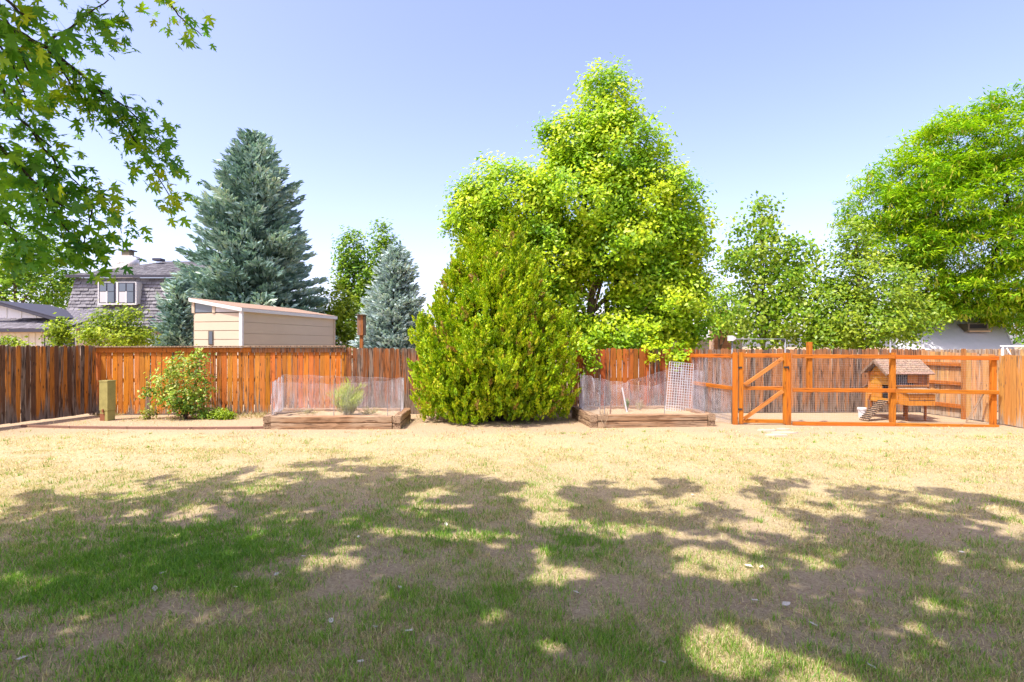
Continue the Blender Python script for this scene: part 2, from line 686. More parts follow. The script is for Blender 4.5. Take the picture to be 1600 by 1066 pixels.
pL0 = Vector((-12.0, 8.6, 0))
fence('board_fence', 'dark weathered side fence of narrow brown and grey boards meeting the orange fence',
      pL0, CORNER + Vector((0.0, -0.02, 0)), 0.104, 0.098, 1.80, 1.80, 'fence_wood', tint_left, lambda k, r: r.uniform(0.30, 0.66), gap0=0.06)

A, B = back_pt(149), back_pt(541)
fA = fence('board_fence', 'bright orange stained board fence with a flat top cap between corner and beige shed', A, B, 0.1405, 0.124, 1.70, 1.70, 'fence_wood',
           tint_orange, lambda k, r: r.uniform(0.22, 0.50), ear=0.004, gap0=0.03)
d = (B - A).normalized()
nr = Vector((d.y, -d.x, 0))
segs = [(0.0, 0.34), (0.34, 0.62), (0.62, 1.0)]
for i, (a, b) in enumerate(segs):
    pa, pb = A + (B - A) * (a + 0.001), A + (B - A) * (b - 0.001)
    zo = 0.006 * i
    part('fascia_board', MB().beam(pa + nr * 0.022 + Vector((0, 0, 1.68)), pb + nr * 0.022 + Vector((0, 0, 1.685)), 0.022, 0.13, chamfer=0.003), 'fence_wood', fA,
         ((0.5, 0.16, 0.02, 0.3), (0.5, 0.16, 0.02, 0.36), (0.36, 0.15, 0.05, 0.52))[i])
    part('cap_board', MB().beam(pa + Vector((0, 0, 1.765 + zo)), pb + Vector((0, 0, 1.768 + zo)), 0.17, 0.034, chamfer=0.004), 'timber_wood', fA, (0.42, 0.30, 0.2, 0.75))

A, B = back_pt(541.5), back_pt(660)
fence('board_fence', 'weathered brown and orange fence boards with clipped tops behind the bed with the bushy plant', A, B, 0.146, 0.14, 1.74, 1.73, 'fence_wood', tint_brown,
      lambda k, r: r.uniform(0.42, 0.68), ear=0.03)
A, B = back_pt(660.5), back_pt(1092)
fence('board_fence', 'reddish brown fence boards with clipped tops under the overhanging yellow green tree', A, B, 0.146, 0.136, 1.73, 1.72, 'fence_wood', tint_red,
      lambda k, r: r.uniform(0.30, 0.55), ear=0.03)
A, B = back_pt(1092.5), back_pt(1446)
fence('board_fence', 'grey brown weathered fence boards at the back of the chicken run', A, B, 0.115, 0.108, 1.71, 1.71, 'fence_wood', tint_run,
      lambda k, r: r.uniform(0.36, 0.66), ear=0.03)
A, B = back_pt(1447), BACKR
fence('board_fence', 'pale grey fence boards beyond the tan side fence of the run', A, B, 0.125, 0.118, 1.70, 1.72, 'pale_wood', tint_pale,
      lambda k, r: r.uniform(0.5, 0.8), ear=0.03)

# right side fence, running towards the camera; rails on the yard side
sR0, sR1 = Vector((10.92, 14.52, 0)), Vector((11.14, 12.56, 0))
fR = fence('board_fence', 'tan side fence of the chicken run with orange rails on its inner face', sR0, sR1, 0.140, 0.134, 1.67, 1.60, 'pale_wood', tint_pale,
           lambda k, r: r.uniform(0.25, 0.55), ear=0.003, rails=False, posts=False)
for z, zz in ((0.30, 0.10), (0.86, 0.09), (1.33, 0.09)):
    p0 = sR0 + Vector((-0.035, 0, z))
    p1 = sR0 + (sR1 - sR0) * 0.62 + Vector((-0.035, 0, z))
    part('rail', MB().beam(p0, p1, 0.045, zz, chamfer=0.004), 'stained_wood', fR, (0.50, 0.17, 0.025, 0.35))
c = sR0 + (sR1 - sR0) * 0.635
part('post', MB().beam(c + Vector((-0.04, 0, 0)), c + Vector((-0.04, 0, 1.72)), 0.07, 0.07, chamfer=0.004), 'stained_wood', fR, (0.46, 0.22, 0.07, 0.4))
fence('board_fence', 'honey coloured vertical board fence panel beside the end post of the chicken run', Vector((11.10, 12.42, 0)), Vector((11.02, 8.9, 0)), 0.150, 0.145,
      1.58, 1.60, 'pale_wood', lambda k, r: (0.60 * r.uniform(0.85, 1.15), 0.30 * r.uniform(0.85, 1.15), 0.075), lambda k, r: r.uniform(0.22, 0.5), ear=0.003, rails=True)


# ------------------------------------------------------------------ trees
def perp(nrm_):
    a = rand_unit(len(nrm_))
    u = a - nrm_ * np.sum(a * nrm_, axis=1, keepdims=True)
    u = norm(u)
    return u, np.cross(nrm_, u)


def pal_mix(pal, t):
    pal = np.array(pal)
    t = np.clip(t, 0, 0.999) * (len(pal) - 1)
    i = t.astype(int)
    f_ = (t - i)[:, None]
    return pal[i] * (1 - f_) + pal[i + 1] * f_


def crown_points(blobs, ncl, inner=0.55, lobe=0.13):
    B_ = np.array(blobs, dtype=float)
    area = (B_[:, 3] * B_[:, 5]) + (B_[:, 3] * B_[:, 4]) + (B_[:, 4] * B_[:, 5])
    k = rng.choice(len(B_), size=ncl, p=area / area.sum())
    dirs = rand_unit(ncl)
    rad = inner + (1.03 - inner) * rng.random(ncl) ** 0.6
    # uneven outline: lobes on every blob
    lob = 1 + lobe * np.sin(dirs[:, 0] * 5 + k * 1.7) * np.cos(dirs[:, 2] * 6 + k) + 0.07 * rng.normal(size=ncl)
    c = B_[k, :3] + dirs * B_[k, 3:] * (rad * lob)[:, None]
    # drop the ones buried deep in another blob
    deep = np.zeros(ncl, bool)
    for b in B_:
        q_ = np.linalg.norm((c - b[:3]) / b[3:], axis=1)
        deep |= (q_ < 0.5)
    keep = ~deep
    return c[keep], norm(dirs[keep] * B_[k][keep][:, 3:].mean(axis=1, keepdims=True))


def foliage(blobs, ncl, per, leaf, clr, pal, inner=0.55, flat=0.55, tvar=0.28, aspect=0.55, droop=0.0, extra=None, squash=0.8):
    c, o = crown_points(blobs, ncl, inner)
    if extra is not None:
        ok = extra(c)
        c, o = c[ok], o[ok]
    n_ = len(c)
    ct = np.clip(0.5 * rng.random(n_) + 0.25 + 0.28 * np.sin(c[:, 0] * 2.3 + c[:, 2] * 1.7) * np.sin(c[:, 2] * 2.9 - c[:, 0] * 1.1 + c[:, 1] * 1.6) * 1.4, 0, 1)
    idx = np.repeat(np.arange(n_), per)
    N = len(idx)
    sz = clr * (0.7 + 0.6 * rng.random(n_))
    p = c[idx] + rng.normal(size=(N, 3)) * sz[idx][:, None] * np.array([1, 1, squash])
    nr_ = norm(o[idx] * 0.45 + np.array([-0.2, -0.25, flat]) + rand_unit(N) * 0.62)
    u, v = perp(nr_)
    if droop:
        u = norm(u + np.array([0, 0, -droop]))
        v = norm(np.cross(nr_, u))
    L_ = leaf * (0.65 + 0.7 * rng.random(N))[:, None]
    t = np.clip(ct[idx] + rng.normal(size=N) * tvar, 0, 1)
    cols = pal_mix(pal, t) * (0.8 + 0.4 * rng.random(N))[:, None]
    return blades_quads(p, u * L_ * 0.5, v * L_ * 0.5 * aspect, cols)


def pxblob(px, py, rx, ry, d, depth=None):
    c_ = at(px, py, d)
    return (c_.x, c_.y, c_.z, rx / F * d, (depth if depth else rx / F * d), ry / F * d)


def limb(t, name, pts, r0, r1, mat, nseg=7, wob=0.06):
    pts = [Vector(p) for p in pts]
    P_ = []
    for i in range(len(pts) - 1):
        for k in range(nseg):
            P_.append(pts[i].lerp(pts[i + 1], k / nseg))
    P_.append(pts[-1])
    m_ = len(P_)
    P_ = [p + Vector((random.uniform(-wob, wob), random.uniform(-wob, wob), 0)) * (0 if i in (0,) else 1) for i, p in enumerate(P_)]
    R_ = [r0 + (r1 - r0) * (i / (m_ - 1)) ** 0.8 for i in range(m_)]
    return part(name, MB().tube(P_, R_, 8), mat, t, smooth=True)


def broadleaf(name, label, cat, base, blobs, ncl, per, leaf, clr, pal, trunk_r=0.14, trunk_top=None, mat='bark', limbs=6, group=None, V2=None, **kw):
    base = Vector(base)
    t = thing(name, label, cat, base, group)
    B_ = sorted(blobs, key=lambda b: -b[2])
    top = Vector(trunk_top) if trunk_top else Vector(B_[0][:3])
    limb(t, 'trunk', [base - Vector((0, 0, 0.05)), base.lerp(top, 0.45), top], trunk_r, trunk_r * 0.18, mat)
    for b in blobs[:limbs]:
        e = Vector(b[:3])
        s_ = base.lerp(top, min(0.8, max(0.15, (e.z - base.z) / max(0.1, top.z - base.z) * 0.55)))
        mid_ = s_.lerp(e, 0.5) + Vector((0, 0, 0.25 * (e - s_).length * 0.3))
        limb(t, 'branch', [s_, mid_, e], trunk_r * 0.45, trunk_r * 0.08, mat, 4, 0.04)
    V, C = foliage(blobs, ncl, per, leaf, clr, pal, **kw)
    if V2 is not None:
        V = np.concatenate([V, V2[0]])
        C = np.concatenate([C, V2[1]])
    put('crown', quad_mesh('crown', V, C, 'leaf'), t, kind='stuff')
    return t


G_YEL = [(0.14, 0.31, 0.010), (0.27, 0.46, 0.010), (0.42, 0.57, 0.012), (0.58, 0.64, 0.02)]
G_MID = [(0.06, 0.16, 0.012), (0.12, 0.26, 0.013), (0.21, 0.36, 0.014), (0.31, 0.44, 0.02)]
G_LOC = [(0.13, 0.30, 0.012), (0.24, 0.44, 0.012), (0.37, 0.55, 0.014), (0.50, 0.62, 0.02)]
G_BUSH = [(0.12, 0.20, 0.012), (0.24, 0.34, 0.014), (0.36, 0.44, 0.02)]
G_ARB = [(0.15, 0.29, 0.006), (0.30, 0.47, 0.006), (0.46, 0.58, 0.008), (0.56, 0.52, 0.03)]
G_SPR = [(0.11, 0.20, 0.165), (0.23, 0.36, 0.32), (0.40, 0.56, 0.52), (0.52, 0.62, 0.50)]

# large yellow-green tree behind the fence
D = 17.2
bl = [pxblob(*b, D) for b in [(945, 165, 42, 58), (960, 245, 78, 70), (895, 225, 52, 42), (900, 320, 95, 75), (805, 320, 78, 62), (742, 335, 45, 52),
                              (1010, 320, 78, 78), (1055, 375, 55, 55), (965, 385, 95, 55), (860, 410, 70, 60), (1030, 470, 68, 52), (780, 400, 60, 55),
                              (985, 520, 80, 32), (1075, 500, 35, 40), (905, 520, 42, 30), (1085, 440, 26, 26), (1000, 435, 62, 40), (868, 470, 45, 48), (1055, 520, 45, 28), (985, 480, 48, 34), (895, 400, 50, 40), (830, 470, 50, 50)]]


def not_trunk_gap(c_):
    px_ = 800 + c_[:, 0] / c_[:, 1] * F
    py_ = HOR - (c_[:, 2] - H) / c_[:, 1] * F
    return ~((np.abs(px_ - 935) < 27) & (np.abs(py_ - 462) < 27) & (rng.random(len(c_)) < 0.8))


tb = at(916, 640, D)
tb.z = 0
tr = broadleaf('box_elder_tree', 'tall bushy yellow green tree overhanging the reddish fence', 'tree', tb, bl, 4500, 40, 0.13, 0.18, G_YEL, 0.17,
               at(945, 150, D), limbs=10, tvar=0.12, extra=not_trunk_gap, inner=0.5)
# second stem and bare forked twigs seen in the gap
limb(tr, 'branch', [at(940, 600, D + 0.3), at(948, 470, D + 0.3), at(985, 400, D + 0.4)], 0.13, 0.05, 'bark')
limb(tr, 'branch', [at(918, 470, D - 0.2), at(925, 445, D - 0.4), at(940, 430, D - 0.5)], 0.03, 0.008, 'dead_twig', 3, 0.05)
limb(tr, 'branch', [at(918, 470, D - 0.2), at(908, 450, D - 0.4), at(904, 430, D - 0.5)], 0.03, 0.008, 'dead_twig', 3, 0.05)
limb(tr, 'branch', [at(928, 450, D - 0.4), at(932, 470, D - 0.5), at(930, 480, D - 0.5)], 0.02, 0.006, 'dead_twig', 3, 0.03)
limb(tr, 'branch', [at(1000, 490, D - 0.8), at(1012, 475, D - 1.0), at(1024, 465, D - 1.2)], 0.03, 0.01, 'dead_twig', 3, 0.04)
# hanging sprays over the fence top
hang = [(905, 548, 14, 16), (921, 560, 8, 20), (1018, 550, 10, 18), (1050, 548, 22, 14), (1062, 560, 10, 14), (880, 540, 14, 10)]
hb_ = [pxblob(a, b, c_, e, 14.35, 0.25) for a, b, c_, e in hang]
V, C = foliage(hb_, 90, 14, 0.12, 0.09, G_YEL, tvar=0.2, inner=0.1)
put('overhanging_sprays', quad_mesh('overhanging_sprays', V, C, 'leaf'), tr, kind='stuff')
for a, b, c_, e in hang:
    limb(tr, 'branch', [at(a + 10, b - 16, 16.4), at(a + 4, b - 12, 15.3), at(a, b, 14.4)], 0.02, 0.005, 'bark', 3, 0.03)

# aspen-like sparse tree, right
D = 20.0
bl = [pxblob(*b, D) for b in [(1190, 345, 26, 45), (1196, 400, 44, 45), (1152, 372, 12, 34), (1150, 410, 28, 18), (1250, 405, 24, 34), (1265, 440, 34, 50), (1205, 455, 55, 40),
                              (1180, 500, 55, 42), (1240, 505, 60, 42)]]
tb = at(1195, 640, D)
tb.z = 0
broadleaf('aspen_tree', 'slender airy green tree with sky showing through behind the run gate', 'tree', tb, bl, 1050, 13, 0.135, 0.17, G_MID[1:] + [(0.34, 0.42, 0.06)], 0.09, at(1190, 320, D), limbs=9, inner=0.15, tvar=0.3, flat=0.2, aspect=0.8)

# bright bushy tree between aspen and locust
D = 19.0
bl = [pxblob(*b, D) for b in [(1335, 375, 24, 35), (1330, 430, 38, 45), (1375, 455, 55, 50), (1310, 490, 45, 45), (1360, 510, 70, 38), (1425, 495, 35, 35), (1300, 525, 40, 25)]]
tb = at(1350, 640, D)
tb.z = 0
broadleaf('bushy_tree', 'bright yellow green bushy tree behind the chicken coop', 'tree', tb, bl, 1150, 17, 0.13, 0.17, [(0.12, 0.24, 0.012), (0.22, 0.34, 0.014), (0.34, 0.43, 0.025)], 0.10, at(1338, 380, D), limbs=6, inner=0.4, tvar=0.3)

# small bush tree left of the brick chimney
D = 24.0
bl = [pxblob(*b, D) for b in [(1125, 462, 25, 20), (1110, 490, 25, 25), (1150, 500, 25, 28)]]
tb = at(1125, 640, D)
tb.z = 0
broadleaf('garden_tree', 'small loose green tree over the brick chimney', 'tree', tb, bl, 260, 13, 0.15, 0.2, G_MID[1:], 0.08, limbs=3, inner=0.3)

# honey locust
D = 21.2
bl = [pxblob(*b, D, depth=1.25 * b[2] / F * D) for b in [(1560, 215, 90, 60), (1480, 235, 60, 55), (1430, 280, 62, 45), (1375, 325, 52, 35), (1460, 330, 85, 50), (1545, 310, 85, 65), (1640, 290, 85, 120),
                              (1410, 385, 62, 36), (1520, 400, 95, 45), (1620, 430, 80, 60), (1455, 450, 62, 26), (1530, 466, 80, 28), (1600, 488, 55, 26), (1690, 400, 60, 90), (1455, 480, 45, 22)]]
tb = at(1490, 640, D)
tb.z = 0
c_, o_ = crown_points(bl, 4300, 0.45, 0.24)
# feathery sprays: a fan of long compound leaves lying nearly flat, drooping at the tips
per = 28
idx = np.repeat(np.arange(len(c_)), per)
N = len(idx)
yaw = rng.random(N) * 2 * math.pi
uu = norm(np.stack([np.cos(yaw), np.sin(yaw), -0.35 + 0.45 * rng.normal(size=N)], 1) + o_[idx] * 0.5)
pos = c_[idx] + rng.normal(size=(N, 3)) * np.array([0.19, 0.19, 0.065]) + uu * 0.1
nn = norm(np.array([0, 0, 1.0]) + 0.45 * rand_unit(N))
vv = norm(np.cross(nn, uu))
Ls = (0.20 * (0.7 + 0.6 * rng.random(N)))[:, None]
ct = rng.random(len(c_))
colr = pal_mix(G_LOC, np.clip(ct[idx] * 0.8 + 0.2 * rng.normal(size=N), 0, 1))
V1, C1 = blades_quads(pos, uu * Ls * 0.6, vv * Ls * 0.14, colr)
# hanging seed pods
kp = rng.choice(len(c_), 1500)
N = 1500 * 4
pi_ = np.repeat(kp, 4)
pos = c_[pi_] + rng.normal(size=(N, 3)) * 0.14 + np.array([0, 0, -0.12])
uu = norm(np.array([0, 0, -1.0]) + 0.35 * rand_unit(N))
vv, _ = perp(uu)
colr = pal_mix([(0.34, 0.34, 0.03), (0.52, 0.46, 0.05)], rng.random(N))
V2_, C2_ = blades_quads(pos, uu * 0.11, vv * 0.024, colr)
tl = thing('locust_tree', 'large feathery green tree with dark forked trunk and hanging yellow pods', 'tree', tb)
tb = at(1490, 640, 24.2)
tb.z = 0
tl.location = tb
BASE[tl.name] = Matrix.Translation(-tb)
limb(tl, 'trunk', [tb - Vector((0, 0, 0.05)), at(1490, 500, 24.0), at(1478, 440, D + 0.8), at(1450, 330, D)], 0.24, 0.06, 'dark_bark')
limb(tl, 'branch', [at(1491, 515, 24.0), at(1510, 460, D + 0.8), at(1560, 390, D), at(1575, 300, D)], 0.18, 0.04, 'dark_bark')
limb(tl, 'branch', [at(1478, 455, D - 0.1), at(1455, 452, D - 0.6), at(1430, 462, D - 1.0), at(1395, 450, D - 1.4)], 0.08, 0.02, 'dark_bark')
limb(tl, 'branch', [at(1500, 440, D), at(1540, 420, D - 0.5), at(1600, 400, D - 0.6)], 0.10, 0.03, 'dark_bark')
limb(tl, 'branch', [at(1465, 390, D), at(1420, 350, D), at(1380, 330, D)], 0.08, 0.02, 'dark_bark')
limb(tl, 'branch', [at(1560, 390, D), at(1620, 330, D), at(1650, 260, D)], 0.09, 0.02, 'dark_bark')
limb(tl, 'branch', [at(1455, 350, D), at(1480, 280, D), at(1500, 220, D)], 0.07, 0.02, 'dark_bark')
put('crown', quad_mesh('crown', np.concatenate([V1]), np.concatenate([C1]), 'leaf'), tl, kind='stuff')
put('seed_pods', quad_mesh('seed_pods', V2_, C2_, 'leaf'), tl, kind='stuff')

# dark tree peeping behind the pale roof at the right edge
D = 30.0
bl = [pxblob(*b, D) for b in [(1600, 500, 40, 40), (1650, 470, 50, 60)]]
tb = at(1620, 640, D)
tb.z = 0
broadleaf('dark_tree', 'dark green tree at the end of the pale roof', 'tree', tb, bl, 300, 14, 0.2, 0.3, G_MID[:3], 0.12, limbs=2)

# columnar green trees behind the small spruce
D = 33.0
bl = [pxblob(*b, D) for b in [(552, 395, 24, 36), (560, 440, 28, 35), (540, 430, 15, 30), (566, 500, 34, 40)]]
tb = at(556, 640, D)
tb.z = 0
broadleaf('columnar_tree', 'green rounded tree with gaps between big spruce and small spruce', 'tree', tb, bl, 620, 15, 0.21, 0.25, G_MID, 0.13, limbs=4, tvar=0.25, inner=0.35)
D = 35.0
bl = [pxblob(*b, D) for b in [(597, 375, 13, 32), (590, 405, 16, 30), (612, 385, 9, 20), (600, 440, 24, 36), (600, 500, 30, 40)]]
tb = at(598, 640, D)
tb.z = 0
broadleaf('columnar_tree', 'tall narrow green tree rising behind the tip of the small spruce', 'tree', tb, bl, 480, 15, 0.21, 0.25, G_MID, 0.13, limbs=4, tvar=0.25, inner=0.3)
D = 27.0
bl = [pxblob(*b, D) for b in [(520, 475, 24, 32), (540, 500, 24, 40), (512, 510, 25, 30), (560, 515, 22, 30)]]
tb = at(530, 640, D)
tb.z = 0
broadleaf('leafy_shrub', 'bright green leafy shrub growing between shed and small spruce', 'shrub', tb, bl, 420, 15, 0.17, 0.2, G_BUSH, 0.08, limbs=3, tvar=0.3)

# trees behind the houses at the left
D = 40.0
bl = [pxblob(*b, D) for b in [(20, 390, 60, 55), (75, 420, 40, 45), (-40, 420, 60, 90), (40, 455, 70, 40), (95, 450, 22, 30)]]
tb = at(30, 640, D)
tb.z = 0
broadleaf('shade_tree', 'dark green leafy tree rising behind the low grey roofed house', 'tree', tb, bl, 900, 18, 0.25, 0.36, G_MID, 0.2, limbs=4, tvar=0.3)
D = 18.5
bl = [pxblob(*b, D) for b in [(158, 505, 22, 26), (200, 500, 17, 26), (178, 525, 48, 24), (218, 525, 18, 18), (140, 528, 18, 16)]]
tb = at(180, 640, D)
tb.z = 0
broadleaf('leafy_shrub', 'yellow green shrub in front of the shingled house', 'shrub', tb, bl, 460, 14, 0.11, 0.13, G_BUSH, 0.05, limbs=4, inner=0.2, tvar=0.35)
D = 18.5
bl = [pxblob(*b, D) for b in [(92, 515, 17, 16), (96, 535, 14, 12)]]
tb = at(94, 640, D)
tb.z = 0
broadleaf('leafy_shrub', 'small yellow green shrub before the low house window', 'shrub', tb, bl, 110, 14, 0.12, 0.12, G_BUSH, 0.035, limbs=2, inner=0.2)
bl = [pxblob(*b, D) for b in [(12, 538, 16, 9), (38, 540, 10, 7)]]
tb = at(18, 640, D)
tb.z = 0
broadleaf('leafy_shrub', 'low yellow green shrub top peeping over the dark fence', 'shrub', tb, bl, 50, 12, 0.12, 0.12, G_BUSH, 0.03, limbs=2, inner=0.2)


def spruce(label, base, height, rad, ntier, nbr, pal, lean=(0, 0), tuft=0.24, zmin=0.3, power=0.85, name='spruce_tree', dens=1.0):
    base = Vector(base)
    t = thing(name, label, 'tree', base)
    limb(t, 'trunk', [base - Vector((0, 0, 0.05)), base + Vector((lean[0] * 0.5, lean[1] * 0.5, height * 0.5)), base + Vector((lean[0], lean[1], height * 0.97))], 0.02 * height, 0.02, 'dark_bark', wob=0.02)
    pos, dirs, bt = [], [], []
    bmb = MB()
    for i in range(ntier):
        k = (i + 0.5) / ntier
        z0 = zmin + (height - zmin) * k
        R = rad * (1 - k) ** power + 0.12
        n_ = max(4, int(nbr * (0.4 + 0.6 * (1 - k))))
        a0 = random.random() * 6.28
        for j in range(n_):
            a = a0 + 2 * math.pi * (j + random.uniform(-0.3, 0.3)) / n_
            r_ = R * random.uniform(0.74, 1.14)
            el = (-0.22 + 0.75 * k) * r_ + random.uniform(-0.1, 0.1)
            m_ = max(5, int(r_ / 0.11 * dens))
            tt = np.linspace(0.22, 1.0, m_)
            x = base.x + lean[0] * k + np.cos(a) * r_ * tt
            y = base.y + lean[1] * k + np.sin(a) * r_ * tt
            z = base.z + z0 + el * tt + 0.16 * r_ * tt ** 2 * 0.9
            bmb.tube([(base.x + lean[0] * k, base.y + lean[1] * k, base.z + z0), (x[m_ // 2], y[m_ // 2], z[m_ // 2]), (x[-1], y[-1], z[-1])], [0.03, 0.02, 0.006], 4, False)
            sd = np.array([-math.sin(a), math.cos(a), 0])
            fw = np.array([math.cos(a), math.sin(a), 0.25])
            btv = random.random()
            for q_ in range(m_):
                wdt = 0.34 * r_ * (1 - 0.75 * tt[q_]) * min(1, tt[q_] * 2.2) + 0.10
                nt = int(4 + 9 * wdt)
                s_ = rng.uniform(-1, 1, nt)
                pos.append(np.stack([x[q_] + sd[0] * s_ * wdt, y[q_] + sd[1] * s_ * wdt, z[q_] + rng.normal(size=nt) * 0.06 - 0.10 * np.abs(s_) * wdt], 1))
                dirs.append(fw + sd * s_[:, None] * 0.9 + np.array([0, 0, 0.25]) + 0.35 * rng.normal(size=(nt, 3)))
                bt.append(np.full(nt, btv))
    part('branches', bmb, 'dark_bark', t, kind='stuff')
    pos = np.concatenate(pos)
    dirs = norm(np.concatenate(dirs))
    bt = np.concatenate(bt)
    # each tuft: two crossed narrow faces
    Vs, Cs = [], []
    cols = pal_mix(pal, np.clip(bt * 0.7 + 0.15 + 0.2 * rng.normal(size=len(pos)), 0, 1))
    for k in range(2):
        nn_ = rand_unit(len(pos))
        v_ = norm(np.cross(dirs, nn_))
        L_ = (tuft * (0.6 + 0.7 * rng.random(len(pos))))[:, None]
        V, C = blades_quads(pos, dirs * L_ * 0.5, v_ * L_ * 0.16, cols)
        Vs.append(V)
        Cs.append(C)
    put('crown', quad_mesh('crown', np.concatenate(Vs), np.concatenate(Cs), 'needle'), t, kind='stuff')
    return t


b = at(392, 640, 24.5)
spruce('tall blue green spruce towering behind the beige shed', (b.x, b.y, 0), 11.3, 3.5, 27, 19, G_SPR, lean=(0.15, 0), tuft=0.31, zmin=1.2, power=0.6)
b = at(611, 640, 19.5)
spruce('smaller silvery blue spruce beside the wooden birdhouse', (b.x, b.y, 0), 5.25, 1.45, 26, 16, [(0.26, 0.36, 0.35), (0.40, 0.52, 0.52), (0.54, 0.66, 0.66), (0.60, 0.68, 0.64)], tuft=0.22, zmin=0.5, power=0.62, dens=1.25, lean=(0.2, 0))
b = at(282, 640, 20.5)
spruce('young blue green spruce at the windowed end of the beige shed', (b.x, b.y, 0), 4.1, 1.0, 17, 13, G_SPR, tuft=0.25, zmin=0.6, power=0.5)


# ------------------------------------------------------------------ big arborvitae in the yard
def plume_prof(h):
    return np.where(h < 0.36, 0.45 + 0.55 * np.sin(np.clip(h, 0, 1) / 0.36 * math.pi / 2), np.clip(1 - ((np.clip(h, 0.36, 1) - 0.36) / 0.64) ** 1.8, 0, 1) ** 0.85)


def plume_foliage(plumes, n_, per, size, pal):
    """upright flame-shaped clumps of scale-leaf sprays over teardrop plumes"""
    Pl = np.array(plumes)                   # x, y, z0, height, radius
    w_ = Pl[:, 3] * Pl[:, 4]
    k = rng.choice(len(Pl), size=n_, p=w_ / w_.sum())
    h = rng.random(n_) ** 0.9
    a = rng.random(n_) * 2 * math.pi
    fr_ = np.where(rng.random(n_) < 0.24, rng.uniform(0.15, 0.62, n_), 0.62 + 0.45 * rng.random(n_) ** 0.6)
    r_ = Pl[k, 4] * plume_prof(h) * fr_
    p = np.stack([Pl[k, 0] + np.cos(a) * r_, Pl[k, 1] + np.sin(a) * r_, Pl[k, 2] + h * Pl[k, 3]], 1)
    ok = np.ones(n_, bool)
    for i, q_ in enumerate(Pl):
        hh = (p[:, 2] - q_[2]) / q_[3]
        dd = np.hypot(p[:, 0] - q_[0], p[:, 1] - q_[1])
        ok &= ~((k != i) & (dd < q_[4] * plume_prof(hh) * 0.16) & (hh > 0) & (hh < 1))
    p, a, h = p[ok], a[ok], h[ok]
    n_ = len(p)
    o_ = np.stack([np.cos(a), np.sin(a), np.zeros(n_)], 1)
    axis_ = norm(o_ * rng.uniform(0.25, 0.95, n_)[:, None] + np.array([0, 0, 1.0]) + 0.25 * rng.normal(size=(n_, 3)))
    ln = rng.uniform(0.16, 0.34, n_)
    ct = rng.random(n_)
    idx = np.repeat(np.arange(n_), per)
    N = len(idx)
    f_ = rng.random(N)
    wd = 0.30 * (0.15 + np.sin(np.clip(f_, 0, 1) * math.pi) ** 0.8) * (1 - 0.5 * f_)
    q_ = p[idx] + axis_[idx] * ((f_ - 0.3) * ln[idx])[:, None] + rand_unit(N) * (wd * ln[idx] * rng.random(N) ** 0.4)[:, None]
    d_ = norm(axis_[idx] + 0.6 * rand_unit(N))
    v_ = norm(np.cross(d_, rand_unit(N)))
    L_ = (size * (0.6 + 0.8 * rng.random(N)))[:, None]
    t_ = np.clip(0.15 + 0.6 * ct[idx] + 0.22 * rng.normal(size=N), 0, 1)
    cols = pal_mix(pal, t_) * (0.85 + 0.3 * rng.random(N))[:, None]
    brown = (rng.random(n_) < 0.03)[idx]
    cols[brown] = np.array([0.36, 0.24, 0.05]) * (0.6 + 0.7 * rng.random(brown.sum()))[:, None]
    return blades_quads(q_, d_ * L_ * 0.5, v_ * L_ * 0.24, cols)


ab = Vector((-0.45, 13.1, 0))
ta = thing('arborvitae', 'huge rounded yellow green arborvitae standing between the two raised beds', 'shrub', ab)
pl = []
for px_, top_, z0, r_, dy in [(795, 345, 0.55, 0.95, 0.0), (742, 357, 0.5, 0.95, 0.1), (715, 415, 0.35, 0.85, -0.1), (690, 480, 0.3, 0.70, 0.0), (770, 400, 0.3, 1.0, -0.55),
                              (820, 410, 0.35, 0.8, -0.2), (858, 478, 0.3, 0.62, 0.1), (868, 520, 0.3, 0.5, -0.1), (675, 540, 0.32, 0.5, -0.2), (730, 520, 0.1, 0.75, -0.55), (835, 540, 0.25, 0.6, -0.35), (765, 385, 0.4, 1.15, 0.35), (800, 440, 0.4, 0.9, -0.1), (745, 450, 0.4, 0.9, -0.25)]:
    yy = ab.y + dy
    tp = at(px_, top_, yy)
    z0 = z0 * 0.4
    pl.append((tp.x, yy, z0, tp.z - z0, r_ * 1.03))
for k_ in range(34):
    q0 = pl[random.randrange(11)]
    hh_ = random.uniform(0.12, 0.72)
    an_ = random.uniform(math.pi * 0.95, math.pi * 2.05)
    rr_ = q0[4] * float(plume_prof(np.array([hh_]))[0]) * 0.86
    pl.append((q0[0] + math.cos(an_) * rr_, q0[1] + math.sin(an_) * rr_, q0[2] + hh_ * q0[3] - 0.25, random.uniform(0.6, 1.0), random.uniform(0.20, 0.32)))
V, C = plume_foliage(pl, 7400, 36, 0.070, G_ARB)
put('crown', quad_mesh('crown', V, C, 'scale_leaf'), ta, kind='stuff')
limb(ta, 'trunk', [ab, ab + Vector((0.05, 0, 1.2)), ab + Vector((0.1, 0, 3.6))], 0.14, 0.03, 'dark_bark')
for dx, dy in ((-0.5, -0.1), (0.4, -0.15), (-0.15, -0.45), (0.75, 0.05)):
    limb(ta, 'stem', [ab + Vector((dx * 0.3, dy * 0.3, 0)), ab + Vector((dx * 0.8, dy, 0.8)), ab + Vector((dx * 1.3, dy * 1.2, 2.2))], 0.07, 0.02, 'dark_bark', 4)

